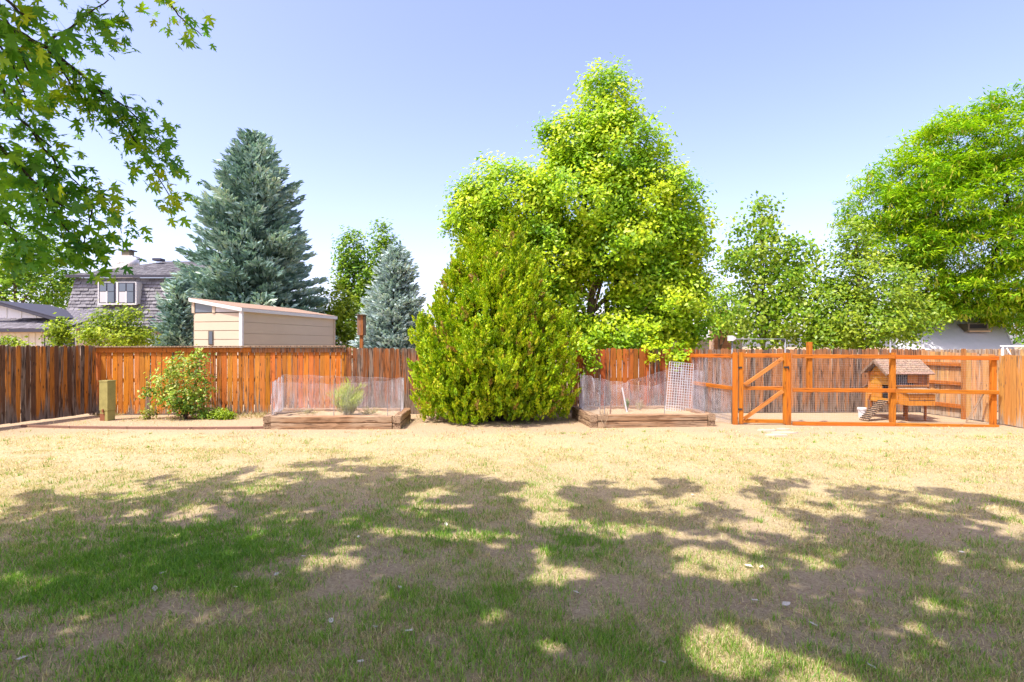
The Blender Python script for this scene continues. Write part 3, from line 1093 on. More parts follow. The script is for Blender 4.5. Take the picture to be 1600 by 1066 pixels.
# ------------------------------------------------------------------ shrubs by the left fence
def small_shrub(name, label, base, blobs, ncl, per, leaf, clr, pal, stems, stem_mat='bark', **kw):
    base = Vector(base)
    t = thing(name, label, 'shrub', base)
    for e in stems:
        e = Vector(e)
        limb(t, 'stem', [base + Vector((random.uniform(-.05, .05), random.uniform(-.05, .05), 0)), base.lerp(e, 0.5) + Vector((random.uniform(-.08, .08), 0, 0.05)), e], 0.018, 0.006, stem_mat, 3, 0.025)
    V, C = foliage(blobs, ncl, per, leaf, clr, pal, **kw)
    put('foliage', quad_mesh('foliage', V, C, 'leaf'), t, kind='stuff')
    return t


D = 13.35
bl = [pxblob(*b, D) for b in [(285, 575, 26, 22), (262, 600, 22, 18), (305, 600, 22, 22), (280, 620, 34, 18), (312, 553, 10, 14), (312, 635, 16, 22), (240, 612, 16, 8), (285, 640, 14, 10)]]
sb = at(290, 655, D)
sb.z = 0
small_shrub('lilac_shrub', 'loose leafy green shrub with bare lower stems against the orange fence', sb, bl, 520, 10, 0.08, 0.075,
            [(0.08, 0.18, 0.018), (0.18, 0.32, 0.025), (0.34, 0.44, 0.04), (0.48, 0.52, 0.15)], [Vector(b[:3]) for b in bl], inner=0.15, tvar=0.35)
D = 13.3
bl = [pxblob(*b, D) for b in [(337, 648, 9, 7), (350, 648, 12, 7), (360, 650, 6, 5)]]
sb = at(346, 655, D)
sb.z = 0
small_shrub('low_shrub', 'small low mound of bright green foliage beside the leafy shrub', sb, bl, 120, 14, 0.05, 0.05, [(0.18, 0.30, 0.012), (0.32, 0.42, 0.014)], [Vector(b[:3]) for b in bl], inner=0.5)
bl = [pxblob(*b, D) for b in [(234, 645, 11, 6), (228, 650, 6, 4)]]
sb = at(234, 655, D)
sb.z = 0
small_shrub('weed_clump', 'thin yellowish weed clump at the foot of the orange fence', sb, bl, 40, 9, 0.06, 0.06, [(0.15, 0.22, 0.02), (0.34, 0.36, 0.06)], [Vector(b[:3]) for b in bl], inner=0.1)

# ------------------------------------------------------------------ utility pedestal
pb = gnd(168, 657)
t = thing('utility_pedestal', 'weathered olive green metal utility pedestal with rusty base at the fence corner', 'pedestal', pb)
rz = Matrix.Rotation(math.radians(-14), 3, 'Z')


def pbox(name, lo, hi, mat, taper=0.0):
    vs = []
    for z in (lo[2], hi[2]):
        k = 1 - taper * (z - lo[2])
        for x, y in ((lo[0], lo[1]), (hi[0], lo[1]), (hi[0], hi[1]), (lo[0], hi[1])):
            vs.append(rz @ Vector((x * k, y * k, z)) + pb)
    mb = MB()
    mb.add(vs, [(3, 2, 1, 0), (4, 5, 6, 7), (0, 1, 5, 4), (1, 2, 6, 5), (2, 3, 7, 6), (3, 0, 4, 7)])
    return part(name, mb, mat, t)


pbox('base', (-0.115, -0.095, -0.02), (0.115, 0.095, 0.24), 'pedestal_green')
pbox('cover', (-0.125, -0.105, 0.245), (0.125, 0.105, 0.93), 'pedestal_green', 0.02)
pbox('lid', (-0.13, -0.11, 0.932), (0.13, 0.11, 0.965), 'pedestal_green')
pbox('rust_patch', (-0.116, -0.099, 0.0), (0.03, -0.096, 0.17), 'rust')
pbox('lock_hasp', (-0.02, -0.13, 0.20), (0.02, -0.106, 0.28), 'rust')

# ------------------------------------------------------------------ lawn edging strip
t = thing('lawn_edging', 'low brown edging strip running from the dark fence to the raised bed', 'edging', gnd(220, 670))
epts = [gnd(34, 667.5), gnd(110, 669.5), gnd(200, 670.5), gnd(300, 671), gnd(395, 670.5), gnd(412, 670)]
for a, b in zip(epts[:-1], epts[1:]):
    part('edging_strip', MB().beam(a + Vector((0, 0, 0.02)), b.lerp(a, 0.01) + Vector((0, 0, 0.02)), 0.045, 0.07, chamfer=0.006), 'edging_brown', t)


# ------------------------------------------------------------------ raised beds
def timber(p0, p1, w, h, color, t, name='timber', seed=0, end=True):
    r = random.Random(seed)
    p0, p1 = Vector(p0), Vector(p1)
    d_ = (p1 - p0)
    Ln = d_.length
    d_.normalize()
    sd = d_.cross(Vector((0, 0, 1))).normalized()
    up = Vector((0, 0, 1))
    k = 0.016
    pr = [(-w / 2 + k, -h / 2), (w / 2 - k, -h / 2), (w / 2, -h / 2 + k), (w / 2, h / 2 - k), (w / 2 - k, h / 2), (-w / 2 + k, h / 2), (-w / 2, h / 2 - k), (-w / 2, -h / 2 + k)]
    ns = max(3, int(Ln / 0.16))
    vs = []
    for i in range(ns + 1):
        c_ = d_ * (Ln * i / ns)
        for a, b in pr:
            vs.append(c_ + sd * (a + r.uniform(-0.007, 0.007)) + up * (b + r.uniform(-0.008, 0.006)))
    fs = [tuple(range(8))[::-1], tuple(range(ns * 8, ns * 8 + 8))]
    for i in range(ns):
        for j in range(8):
            fs.append((i * 8 + j, i * 8 + (j + 1) % 8, i * 8 + 8 + (j + 1) % 8, i * 8 + 8 + j))
    # local frame: grain along local Z so that the wood grain follows the length
    q_ = d_.to_track_quat('Z', 'Y')
    inv = q_.inverted()
    mb = MB()
    mb.add([inv @ v for v in vs], fs)
    me = mb.mesh(name, 'timber_wood')
    o = bpy.data.objects.new(name, me)
    COL.objects.link(o)
    o.rotation_mode = 'QUATERNION'
    o.rotation_quaternion = q_
    o.location = p0
    o.color = color
    o.parent = t
    o.matrix_parent_inverse = BASE[t.name]
    return o


def wire_sheet(path, hts, cell, wdt, rip=None, crumple=0.02, z0=0.0, seed=1, hexa=True):
    """netting along a ground path (list of (x,y)); hts: height at each path point; returns ribbon mesh arrays"""
    r = np.random.default_rng(seed)
    P_ = np.array(path, dtype=float)
    sl_ = np.concatenate([[0], np.cumsum(np.linalg.norm(np.diff(P_[:, :2], axis=0), axis=1))])
    Ln = sl_[-1]
    hts = np.array(hts, dtype=float)
    nu = int(Ln / cell)
    hm = hts.max()
    nv = int(hm / (cell * (0.87 if hexa else 1)))
    ph = r.random(8) * 6.28

    def pos_(u, v):
        u = np.clip(u, 0, Ln)
        x = np.interp(u, sl_, P_[:, 0])
        y = np.interp(u, sl_, P_[:, 1])
        h_ = np.interp(u, sl_, hts)
        k = v / hm
        off = crumple * (np.sin(u * 9 + ph[0] + 3 * k) + 0.8 * np.sin(u * 21 + ph[1] - 4 * k) + 0.7 * np.sin(u * 5 + k * 9 + ph[2])) * (0.3 + 0.9 * k)
        off2 = crumple * (np.sin(u * 7 + ph[3] + 5 * k) + 0.8 * np.sin(u * 17 + ph[4]))
        zj = k * h_ + crumple * 0.35 * np.sin(u * 11 + ph[5]) * k
        return np.stack([x + off2 * 0.8 * k, y + off, z0 + zj], 1)
    ea, eb = [], []
    for j in range(nv + 1):
        v = j * hm / nv
        us = np.arange(nu + 1) * cell
        if hexa:
            s_ = 0.5 * cell * (j % 2)
            us = us + s_
            a = np.stack([us, np.full_like(us, v)], 1)
            up_v = min((j + 1) * hm / nv, hm)
            if j < nv:
                ea += [a, a]
                eb += [np.stack([us - 0.5 * cell, np.full_like(us, up_v)], 1), np.stack([us + 0.5 * cell, np.full_like(us, up_v)], 1)]
        else:
            a = np.stack([us[:-1], np.full(nu, v)], 1)
            ea.append(a)
            eb.append(a + np.array([cell, 0]))
            if j < nv:
                a = np.stack([us, np.full(nu + 1, v)], 1)
                ea.append(a)
                eb.append(np.stack([us, np.full(nu + 1, (j + 1) * hm / nv)], 1))
    ea, eb = np.concatenate(ea), np.concatenate(eb)
    if hexa:
        a = np.stack([np.arange(nu) * cell, np.full(nu, hm)], 1)
        ea = np.concatenate([ea, a])
        eb = np.concatenate([eb, a + np.array([cell, 0])])
    pa, pb_ = pos_(ea[:, 0], ea[:, 1]), pos_(eb[:, 0], eb[:, 1])
    if rip is not None:
        ok = rip(pa)
        pa, pb_ = pa[ok], pb_[ok]
    dv = norm(pb_ - pa)
    nn_ = norm(np.array([0.25, -1.0, 0.15]) + 0.5 * rand_unit(len(dv), r))
    sv = norm(np.cross(dv, nn_)) * wdt / 2
    V = np.stack([pa - sv, pa + sv, pb_ + sv, pb_ - sv], 1).reshape(-1, 3)
    return V


def net(name, parent, V, mat='wire_metal'):
    nf = len(V) // 4
    return put(name, np_mesh(name, V, np.full(nf, 4), np.arange(nf * 4), mat), parent, kind='stuff')


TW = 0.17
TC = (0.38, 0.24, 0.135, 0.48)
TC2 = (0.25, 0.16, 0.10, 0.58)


def bed(label, fl, fr, bl_, br, seed):
    """fl, fr, bl_, br: outer ground corners"""
    fl, fr, bl_, br = [Vector(p) for p in (fl, fr, bl_, br)]
    t = thing('raised_bed', label, 'raised bed', (fl + fr + bl_ + br) / 4, 'raised garden beds')
    h = 0.145
    ex = (fr - fl).normalized()
    eyl = (bl_ - fl).normalized()
    eyr = (br - fr).normalized()
    for lev in range(2):
        z = Vector((0, 0, h / 2 - 0.015 + lev * (h + 0.006)))
        g = 0.012
        # front between the side timbers' ends
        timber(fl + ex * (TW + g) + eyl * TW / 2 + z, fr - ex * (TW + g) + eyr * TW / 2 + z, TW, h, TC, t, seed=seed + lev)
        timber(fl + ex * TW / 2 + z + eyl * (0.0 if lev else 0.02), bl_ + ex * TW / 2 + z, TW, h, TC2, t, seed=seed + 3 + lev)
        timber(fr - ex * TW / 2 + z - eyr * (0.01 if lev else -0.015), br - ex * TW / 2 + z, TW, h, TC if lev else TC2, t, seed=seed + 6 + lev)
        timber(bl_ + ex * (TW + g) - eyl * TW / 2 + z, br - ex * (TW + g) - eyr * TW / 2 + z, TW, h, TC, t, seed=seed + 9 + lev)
    # soil
    a, b, c_, e = fl + (ex + eyl) * TW, fr + (eyr - ex) * TW, br - (ex + eyr) * TW, bl_ + (ex - eyl) * TW
    nx_, ny_ = 26, 16
    vs, fs = [], []
    for j in range(ny_ + 1):
        for i in range(nx_ + 1):
            p = a.lerp(b, i / nx_).lerp(e.lerp(c_, i / nx_), j / ny_)
            vs.append((p.x, p.y, 0.215 + random.uniform(-0.012, 0.02)))
    for j in range(ny_):
        for i in range(nx_):
            o = j * (nx_ + 1) + i
            fs.append((o, o + 1, o + nx_ + 2, o + nx_ + 1))
    mb = MB()
    mb.add(vs, fs)
    part('soil', mb, 'soil', t, smooth=True)
    return t


FL, FR = gnd(411.5, 671), gnd(625.5, 671)
BL, BR = gnd(425, 655.5), gnd(642, 655.5)
BL.x += 0.1
bedL = bed('low raised bed of old timbers holding the bushy pale green plant', FL, FR, BL, BR, 10)
FL2, FR2 = gnd(922, 669), gnd(1118, 666.5)
BL2, BR2 = gnd(893, 652), gnd(1062, 650.5)
BR2.x += 0.02
bedR = bed('low raised bed of old timbers with pale bare soil and the leaning grid panel', FL2, FR2, BL2, BR2, 40)


def lerp4(fl, fr, bl_, br, u, v):
    return fl.lerp(fr, u).lerp(bl_.lerp(br, u), v)


# netting round the left bed
nL = thing('wire_netting', 'sagging chicken wire netting around the bed with the bushy plant', 'netting', lerp4(FL, FR, BL, BR, 0.5, 0.5))
q4 = [lerp4(FL, FR, BL, BR, u, v) for u, v in ((0.05, 0.12), (0.5, 0.10), (0.90, 0.08), (0.96, 0.5), (0.95, 0.93), (0.5, 0.94), (0.06, 0.92), (0.05, 0.12))]
V = wire_sheet([(p.x, p.y) for p in q4], [0.74, 0.70, 0.78, 0.80, 0.76, 0.80, 0.84, 0.74], 0.030, 0.0020, crumple=0.026, z0=0.25, seed=3)
net('netting_mesh', nL, V)
for u, v, h in ((0.05, 0.12, 0.80), (0.505, 0.09, 0.86), (0.90, 0.07, 0.84), (0.96, 0.5, 0.82), (0.95, 0.92, 0.8), (0.5, 0.94, 0.82), (0.06, 0.92, 0.86)):
    p = lerp4(FL, FR, BL, BR, u, v)
    part('stake', MB().tube([p + Vector((0, 0, 0.1)), p + Vector((0.01, 0, 0.22 + h))], 0.007, 6), 'galvanised', nL)

nR = thing('wire_netting', 'crumpled chicken wire netting around the bed with bare soil', 'netting', lerp4(FL2, FR2, BL2, BR2, 0.5, 0.5))
q4 = [lerp4(FL2, FR2, BL2, BR2, u, v) for u, v in ((0.10, 0.14), (0.5, 0.10), (0.94, 0.10), (0.95, 0.55), (0.96, 0.95), (0.68, 0.94), (0.4, 0.95), (0.06, 0.92), (0.03, 0.5), (0.10, 0.14))]
V = wire_sheet([(p.x, p.y) for p in q4], [0.80, 0.62, 0.98, 0.95, 1.0, 0.80, 0.55, 0.82, 0.86, 0.80], 0.030, 0.0022, crumple=0.032, z0=0.25, seed=5)
net('netting_mesh', nR, V)
for u, v, h in ((0.10, 0.13, 0.95), (0.13, 0.10, 0.75), (0.615, 0.10, 1.0), (0.94, 0.09, 1.15), (0.06, 0.9, 0.9), (0.03, 0.5, 0.95), (0.68, 0.94, 0.95), (0.4, 0.95, 0.7)):
    p = lerp4(FL2, FR2, BL2, BR2, u, v)
    part('stake', MB().tube([p + Vector((0, 0, 0.1)), p + Vector((0.012, 0, 0.2 + h))], 0.007, 6), 'galvanised', nR)

# leaning grid panel in the right bed
g0 = lerp4(FL2, FR2, BL2, BR2, 0.76, 0.62)
ex = Vector((0.62, 0.06, -0.06))
ey = Vector((0.22, 0.42, 1.16))
t = thing('grid_panel', 'pale grid trellis panel leaning in the bare raised bed', 'trellis', g0 + Vector((0, 0, 0.22)))
g0 = g0 + Vector((0, 0, 0.24))
nxg, nyg = 10, 19
mb = MB()
for i in range(nxg + 1):
    a = g0 + ex * (i / nxg)
    mb.beam(a, a + ey, 0.009, 0.006, up=(0, 1, 0))
part('upright_bars', mb, 'white_plastic', t, kind='stuff')
mb = MB()
for j in range(nyg + 1):
    a = g0 + ey * (j / nyg) + Vector((0, -0.008, 0))
    mb.beam(a, a + ex, 0.009, 0.006, up=(0, 1, 0))
part('cross_bars', mb, 'white_plastic', t, kind='stuff')


# plants in the beds
def wispy(label, base, n_, h, spread, pal, name='bushy_plant', wid=0.008, stem=True):
    t = thing(name, label, 'plant', base)
    N = n_
    a = rng.random(N) * 6.283
    k = rng.random(N) ** 0.75
    stem_i = rng.integers(0, 26, N)           # leaves gather along a few dozen shoots of uneven height
    sa, sk, sh = rng.random(26) * 6.283, rng.random(26) ** 0.7, rng.uniform(0.45, 1.0, 26)
    a = sa[stem_i] + 0.25 * rng.normal(size=N)
    k = np.clip(sk[stem_i] + 0.10 * rng.normal(size=N), 0, 1.2)
    hh = h * sh[stem_i] * (1 - 0.2 * k)
    b0 = np.array(base)[None] + np.stack([np.cos(a) * k * spread * 0.3, np.sin(a) * k * spread * 0.3, np.zeros(N)], 1)
    tip = np.array(base)[None] + np.stack([np.cos(a) * k * spread, np.sin(a) * k * spread, hh], 1)
    f0 = rng.random(N)[:, None] * 0.75
    p = b0 * (1 - f0 - 0.13) + tip * (f0 + 0.13)
    d_ = norm(tip - b0 + 0.42 * hh[:, None] * rng.normal(size=(N, 3)))
    v_ = norm(np.cross(d_, rand_unit(N)))
    L_ = (0.085 * h * (0.6 + 0.8 * rng.random(N)))[:, None]
    cols = pal_mix(pal, np.clip(f0[:, 0] * 1.1 + 0.15 * rng.normal(size=N), 0, 1))
    V, C = blades_quads(p, d_ * L_, v_ * wid, cols)
    put('foliage', quad_mesh('foliage', V, C, 'leaf'), t, kind='stuff')
    if stem:
        for i in range(9):
            an = random.random() * 6.28
            e = Vector(base) + Vector((math.cos(an) * spread * 0.55, math.sin(an) * spread * 0.55, h * 0.7))
            limb(t, 'stem', [Vector(base) - Vector((0, 0, 0.03)), Vector(base).lerp(e, 0.5), e], 0.008, 0.003, 'dead_twig', 3, 0.02)
    return t


p = gnd(530, 662)
p = lerp4(FL, FR, BL, BR, 0.575, 0.35)
wispy('upright bushy pale green plant growing in the timber bed', (p.x, p.y, 0.22), 1700, 1.05, 0.44, [(0.30, 0.24, 0.11), (0.34, 0.39, 0.09), (0.45, 0.54, 0.10), (0.55, 0.60, 0.14)], wid=0.006)
p = lerp4(FL, FR, BL, BR, 0.72, 0.45)
wispy('low dry straw coloured grass clump beside the bushy plant', (p.x, p.y, 0.22), 420, 0.26, 0.30, [(0.34, 0.28, 0.12), (0.40, 0.40, 0.16)], name='dry_grass_clump', wid=0.006, stem=False)
p = lerp4(FL, FR, BL, BR, 0.28, 0.55)
wispy('sparse dry grass clump near the loose board in the timber bed', (p.x, p.y, 0.22), 420, 0.17, 0.40, [(0.36, 0.30, 0.15), (0.42, 0.40, 0.18)], name='dry_grass_clump', wid=0.006, stem=False)
p = lerp4(FL2, FR2, BL2, BR2, 0.43, 0.65)
wispy('thin green weed with reddish stalk in the bare raised bed', (p.x, p.y, 0.22), 150, 0.42, 0.10, [(0.30, 0.12, 0.06), (0.16, 0.24, 0.04), (0.22, 0.30, 0.06)], name='weed', wid=0.012)
p = lerp4(FL2, FR2, BL2, BR2, 0.56, 0.75)
wispy('wispy straw coloured weed in the bare raised bed', (p.x, p.y, 0.22), 120, 0.34, 0.16, [(0.36, 0.28, 0.14), (0.36, 0.36, 0.14)], name='weed', wid=0.006)
p = lerp4(FL2, FR2, BL2, BR2, 0.11, 0.02)
wispy('thin bare dead stalks at the front corner of the bare raised bed', (p.x, p.y - 0.04, 0.0), 40, 0.62, 0.22, [(0.14, 0.10, 0.07), (0.2, 0.14, 0.1)], name='dead_stalks', wid=0.004)
# loose board in the left bed corner and little marker stakes in the right
p = lerp4(FL, FR, BL, BR, 0.06, 0.25)
q_ = lerp4(FL, FR, BL, BR, 0.28, 0.78)
t = thing('loose_board', 'grey weathered loose board lying across the corner of the timber bed', 'board', (p.x, p.y, 0.24))
timber(p + Vector((0, 0, 0.29)), q_ + Vector((0, 0, 0.27)), 0.12, 0.05, (0.42, 0.36, 0.27, 0.8), t, 'plank', 77)
p = lerp4(FL2, FR2, BL2, BR2, 0.215, 0.3)
t = thing('wooden_stake', 'short brown wooden stake standing in the bare raised bed', 'stake', (p.x, p.y, 0.2))
part('stake_shaft', MB().beam((p.x, p.y, 0.15), (p.x + 0.02, p.y, 0.50), 0.035, 0.03, chamfer=0.004).beam((p.x + 0.02, p.y, 0.501), (p.x + 0.021, p.y, 0.53), 0.02, 0.018), 'timber_wood', t, (0.35, 0.2, 0.12, 0.4))
p = lerp4(FL2, FR2, BL2, BR2, 0.41, 0.55)
t = thing('white_marker', 'slanting white plastic plant marker in the bare raised bed', 'marker', (p.x, p.y, 0.2))
part('marker_strip', MB().beam((p.x, p.y, 0.18), (p.x - 0.12, p.y, 0.80), 0.035, 0.006, chamfer=0.002).beam((p.x, p.y - 0.004, 0.2), (p.x - 0.01, p.y - 0.004, 0.25), 0.045, 0.004), 'white_plastic', t)

# ------------------------------------------------------------------ chicken run
RL, RR = Vector((5.08, 12.40, 0)), Vector((10.75, 12.08, 0))
rd = (RR - RL).normalized()
rn = Vector((rd.y, -rd.x, 0))


def run_pt(px):
    k = (px - 800) / F
    s = (k * RL.y - RL.x) / ((RR.x - RL.x) - k * (RR.y - RL.y))
    return RL + (RR - RL) * s


ORG = lambda: (0.58 * random.uniform(0.9, 1.1), 0.185 * random.uniform(0.9, 1.1), 0.016, random.uniform(0.28, 0.42))


def zrow(py, d_):
    return H + (HOR - py) / F * d_


rt = thing('chicken_run', 'orange stained timber frame of the chicken run with posts and three rails', 'chicken run', (RL + RR) / 2)


def lumber(p0, p1, w, h, parent, name, up=(0, 0, 1), color=None, mat='stained_wood'):
    """beam with grain along its length"""
    p0, p1 = Vector(p0), Vector(p1)
    d_ = p1 - p0
    q_ = d_.to_track_quat('Z', 'Y')
    inv = q_.inverted()
    mb = MB().beam((0, 0, 0), d_, w, h, up=up, chamfer=0.005)
    mb.v = [tuple(inv @ Vector(v)) for v in mb.v]
    me = mb.mesh(name, mat)
    o = put(name, me, parent, color or ORG(), p0)
    o.rotation_mode = 'QUATERNION'
    o.rotation_quaternion = q_
    return o


for px_, top in ((1148.5, 1.64), (1231.5, 1.63), (1263.5, 1.88), (1394.5, 1.64), (1551.5, 1.58)):
    p = run_pt(px_)
    lo = 0.0
    if px_ == 1263.5:
        lo = zrow(613, p.y)
    lumber(p + rn * (0.03 if px_ == 1263.5 else 0) + Vector((0, 0, lo)), p + rn * (0.03 if px_ == 1263.5 else 0) + Vector((0, 0, top)), 0.10, 0.095, rt, 'post', up=(rn.x, rn.y, 0))
a, b_, c_ = run_pt(1236), run_pt(1391), run_pt(1398)
e = run_pt(1555)
for z, hh in ((1.555, 0.09), (0.80, 0.088), (0.045, 0.08)):
    f_ = rn * 0.085
    lumber(a + f_ + Vector((0, 0, z)), run_pt(1394) + f_ + Vector((0, 0, z - 0.004)), 0.045, hh, rt, 'rail')
    lumber(run_pt(1394.6) + f_ + Vector((0, 0, z - 0.01)), e + f_ + Vector((0, 0, z - 0.035)), 0.045, hh, rt, 'rail')
# left side wall of the run going back to the fence
s0, s1 = RL + Vector((-0.03, 0.06, 0)), Vector((4.72, 14.42, 0))
for z, z2 in ((1.565, 1.53), (0.82, 0.82)):
    k_ = 1.0
    lumber(s0 + Vector((0, 0, z)), s0.lerp(s1, k_) + Vector((0, 0, z2)), 0.045, 0.09, rt, 'rail')
sp = s0.lerp(s1, 0.98)
lumber(sp, sp + Vector((0, 0, 1.5)), 0.09, 0.09, rt, 'post')

# welded wire on the run (large cells) and the crumpled netting on its left side
fr0, fr1 = run_pt(1237), run_pt(1550)
V = wire_sheet([(fr0.x - rn.x * 0.05, fr0.y - rn.y * 0.05), (fr1.x - rn.x * 0.05, fr1.y - rn.y * 0.05)], [1.46, 1.46], 0.052, 0.0012, crumple=0.006, z0=0.09, seed=8, hexa=False)
net('wire_mesh', rt, V, 'wire_metal')
V = wire_sheet([(s0.x + 0.03, s0.y + 0.05), (s1.x + 0.03, s1.y - 0.1)], [1.42, 1.50], 0.034, 0.0028, crumple=0.03, z0=0.05, seed=9)
net('wire_mesh', rt, V, 'wire_metal')
V = wire_sheet([(s0.x - 0.35, s0.y + 0.35), (s0.x - 0.05, s0.y + 0.03)], [0.72, 0.70], 0.030, 0.0028, crumple=0.03, z0=0.02, seed=10)
net('wire_mesh', rt, V, 'wire_metal')

# gate
gl, gr_ = run_pt(1158), run_pt(1226.5)
gt = thing('run_gate', 'orange stained wooden gate with two diagonal braces at the chicken run', 'gate', (gl + gr_) / 2)
zt, zm, zb = 1.60, 0.83, 0.05
lumber(gl + Vector((0, 0, 0.02)), gl + Vector((0, 0, 1.645)), 0.095, 0.045, gt, 'stile', up=(rn.x, rn.y, 0))
lumber(gr_ + Vector((0, 0, 0.02)), gr_ + Vector((0, 0, 1.635)), 0.09, 0.045, gt, 'stile', up=(rn.x, rn.y, 0))
for z, hh in ((1.575, 0.095), (zm, 0.085), (0.085, 0.085)):
    lumber(gl + rd * 0.05 + Vector((0, 0, z)), gr_ - rd * 0.048 + Vector((0, 0, z - 0.005)), 0.04, hh, gt, 'rail')
for z0_, z1_ in ((0.14, 0.77), (0.90, 1.51)):
    lumber(gl + rd * 0.06 + rn * 0.035 + Vector((0, 0, z0_)), gr_ - rd * 0.06 + rn * 0.035 + Vector((0, 0, z1_)), 0.03, 0.085, gt, 'brace', color=(0.60, 0.25, 0.06, 0.35))
lz = zrow(574, 12.3)
part('latch', MB().box(gr_ + rn * 0.035 + Vector((0.02, 0, lz)), (0.11, 0.03, 0.035)).box(gr_ + rn * 0.06 + Vector((0.05, 0, lz - 0.01)), (0.025, 0.03, 0.07)), 'black_metal', gt)
for z in (0.35, 1.3):
    part('hinge', MB().box(gl + rn * 0.03 - rd * 0.04 + Vector((0, 0, z)), (0.10, 0.012, 0.04)), 'black_metal', gt)
V = wire_sheet([(gl.x - rn.x * 0.03, gl.y - rn.y * 0.03), (gr_.x - rn.x * 0.03, gr_.y - rn.y * 0.03)], [1.5, 1.5], 0.052, 0.0012, crumple=0.005, z0=0.07, seed=12, hexa=False)
net('wire_mesh', gt, V, 'wire_metal')

# pipe frame with white floodlight over the gate posts
pa, pb2 = run_pt(1146), run_pt(1229.5)
pa = pa - rn * 0.085
pb2 = pb2 - rn * 0.085
t = thing('pipe_arch', 'thin grey pipe frame with white floodlight above the run gate', 'pipe frame', (pa + pb2) / 2 + Vector((0, 0, 1.2)))
zt = zrow(530, 12.4)
for q_ in (pa, pb2):
    part('upright_pipe', MB().tube([q_ + Vector((0, 0, 0.0)), q_ + Vector((0, 0, zt - 0.012))], 0.017, 8), 'galvanised', t, smooth=True)
part('cross_pipe', MB().tube([pa + Vector((0, 0, zt)), pb2 + Vector((0, 0, zt))], 0.010, 8), 'galvanised', t, smooth=True)
part('corner_bracket', MB().beam(pb2 + Vector((-0.09, 0, zt - 0.012)), pb2 + Vector((0.01, 0, zt - 0.05)), 0.03, 0.05, chamfer=0.004), 'black_metal', t)
lamp_c = pa + Vector((-0.03, -0.03, zt + 0.02))
mb = MB()
mb.add([lamp_c + Vector(v) for v in ((-0.07, -0.05, -0.06), (0.02, -0.05, -0.06), (0.02, 0.05, -0.06), (-0.07, 0.05, -0.06), (-0.07, -0.05, 0.06), (0.02, -0.05, 0.06), (0.02, 0.05, 0.06), (-0.07, 0.05, 0.06),
                                     (0.10, -0.025, -0.015), (0.10, 0.025, -0.015), (0.10, 0.025, 0.015), (0.10, -0.025, 0.015))],
       [(0, 3, 2, 1), (4, 5, 6, 7), (0, 1, 5, 4), (2, 3, 7, 6), (3, 0, 4, 7), (1, 2, 9, 8), (2, 6, 10, 9), (6, 5, 11, 10), (5, 1, 8, 11), (8, 9, 10, 11)])
part('floodlight', mb, 'white_plastic', t)
p = run_pt(1394.5) - rn * 0.075
t = thing('pipe_pole', 'short grey pipe standing up behind the post beside the coop', 'pole', p)
part('pipe', MB().tube([p, p + Vector((0, 0, zrow(533, 12.2)))], 0.016, 8).tube([p + Vector((0, 0, zrow(533, 12.2))), p + Vector((0, 0, zrow(531.5, 12.2)))], 0.021, 8), 'galvanised', t, smooth=True)

# ------------------------------------------------------------------ chicken coop
X0, X1 = 9.02, 9.93          # gable faces -X, long side faces -Y
Y0, Y1 = 12.98, 13.74
ZB, ZE, ZP = 0.42, 1.16, 1.43
ct_ = thing('chicken_coop', 'small orange wooden chicken coop with shingled gable roof and ramp', 'chicken coop', ((X0 + X1) / 2, (Y0 + Y1) / 2, 0))
CO = (0.64, 0.27, 0.035, 0.22)
ym = (Y0 + Y1) / 2
# gable planks, each its own piece, with a door opening in the near lower corner
nz = 9
zs = np.linspace(ZB, ZP - 0.05, nz + 1)
for i in range(nz):
    za, zb2 = zs[i] + 0.003, zs[i + 1] - 0.003

    def half(z):
        return (Y1 - Y0) / 2 if z < ZE - 0.06 else max(0.02, (Y1 - Y0) / 2 * (ZP - 0.03 - z) / (ZP - 0.03 - ZE + 0.06))
    ha, hb2 = half(za), half(zb2)
    door_top = 0.80
    y0a = ym - ha
    if za < door_top - 0.05 and za > ZB + 0.02:
        y0a = Y0 + 0.30
        y0b = y0a
    else:
        y0b = ym - hb2
    mb = MB()
    mb.add([(X0, y0a, za), (X0, ym + ha, za), (X0, ym + hb2, zb2), (X0, y0b, zb2), (X0 + 0.02, y0a, za), (X0 + 0.02, ym + ha, za), (X0 + 0.02, ym + hb2, zb2), (X0 + 0.02, y0b, zb2)],
           [(0, 1, 2, 3)[::-1], (4, 5, 6, 7), (0, 4, 5, 1), (1, 5, 6, 2), (2, 6, 7, 3), (3, 7, 4, 0)])
    part('wall_plank', mb, 'stained_wood', ct_, (0.66 * random.uniform(0.9, 1.1), 0.28 * random.uniform(0.9, 1.1), 0.035, 0.22))
part('door_opening', MB().box((X0 + 0.03, Y0 + 0.16, 0.63), (0.012, 0.27, 0.33)), 'dark_void', ct_)
for yy in (Y0 + 0.015, Y1 - 0.015):
    part('corner_trim', MB().box((X0 - 0.006, yy, (ZB + ZE) / 2 + 0.0), (0.032, 0.045, ZE - ZB - 0.02)), 'stained_wood', ct_, (0.6, 0.25, 0.05, 0.25))
part('corner_trim', MB().box((X1 - 0.015, Y0 - 0.004, (ZB + ZE) / 2), (0.045, 0.034, ZE - ZB - 0.04)), 'stained_wood', ct_, (0.45, 0.2, 0.06, 0.4))
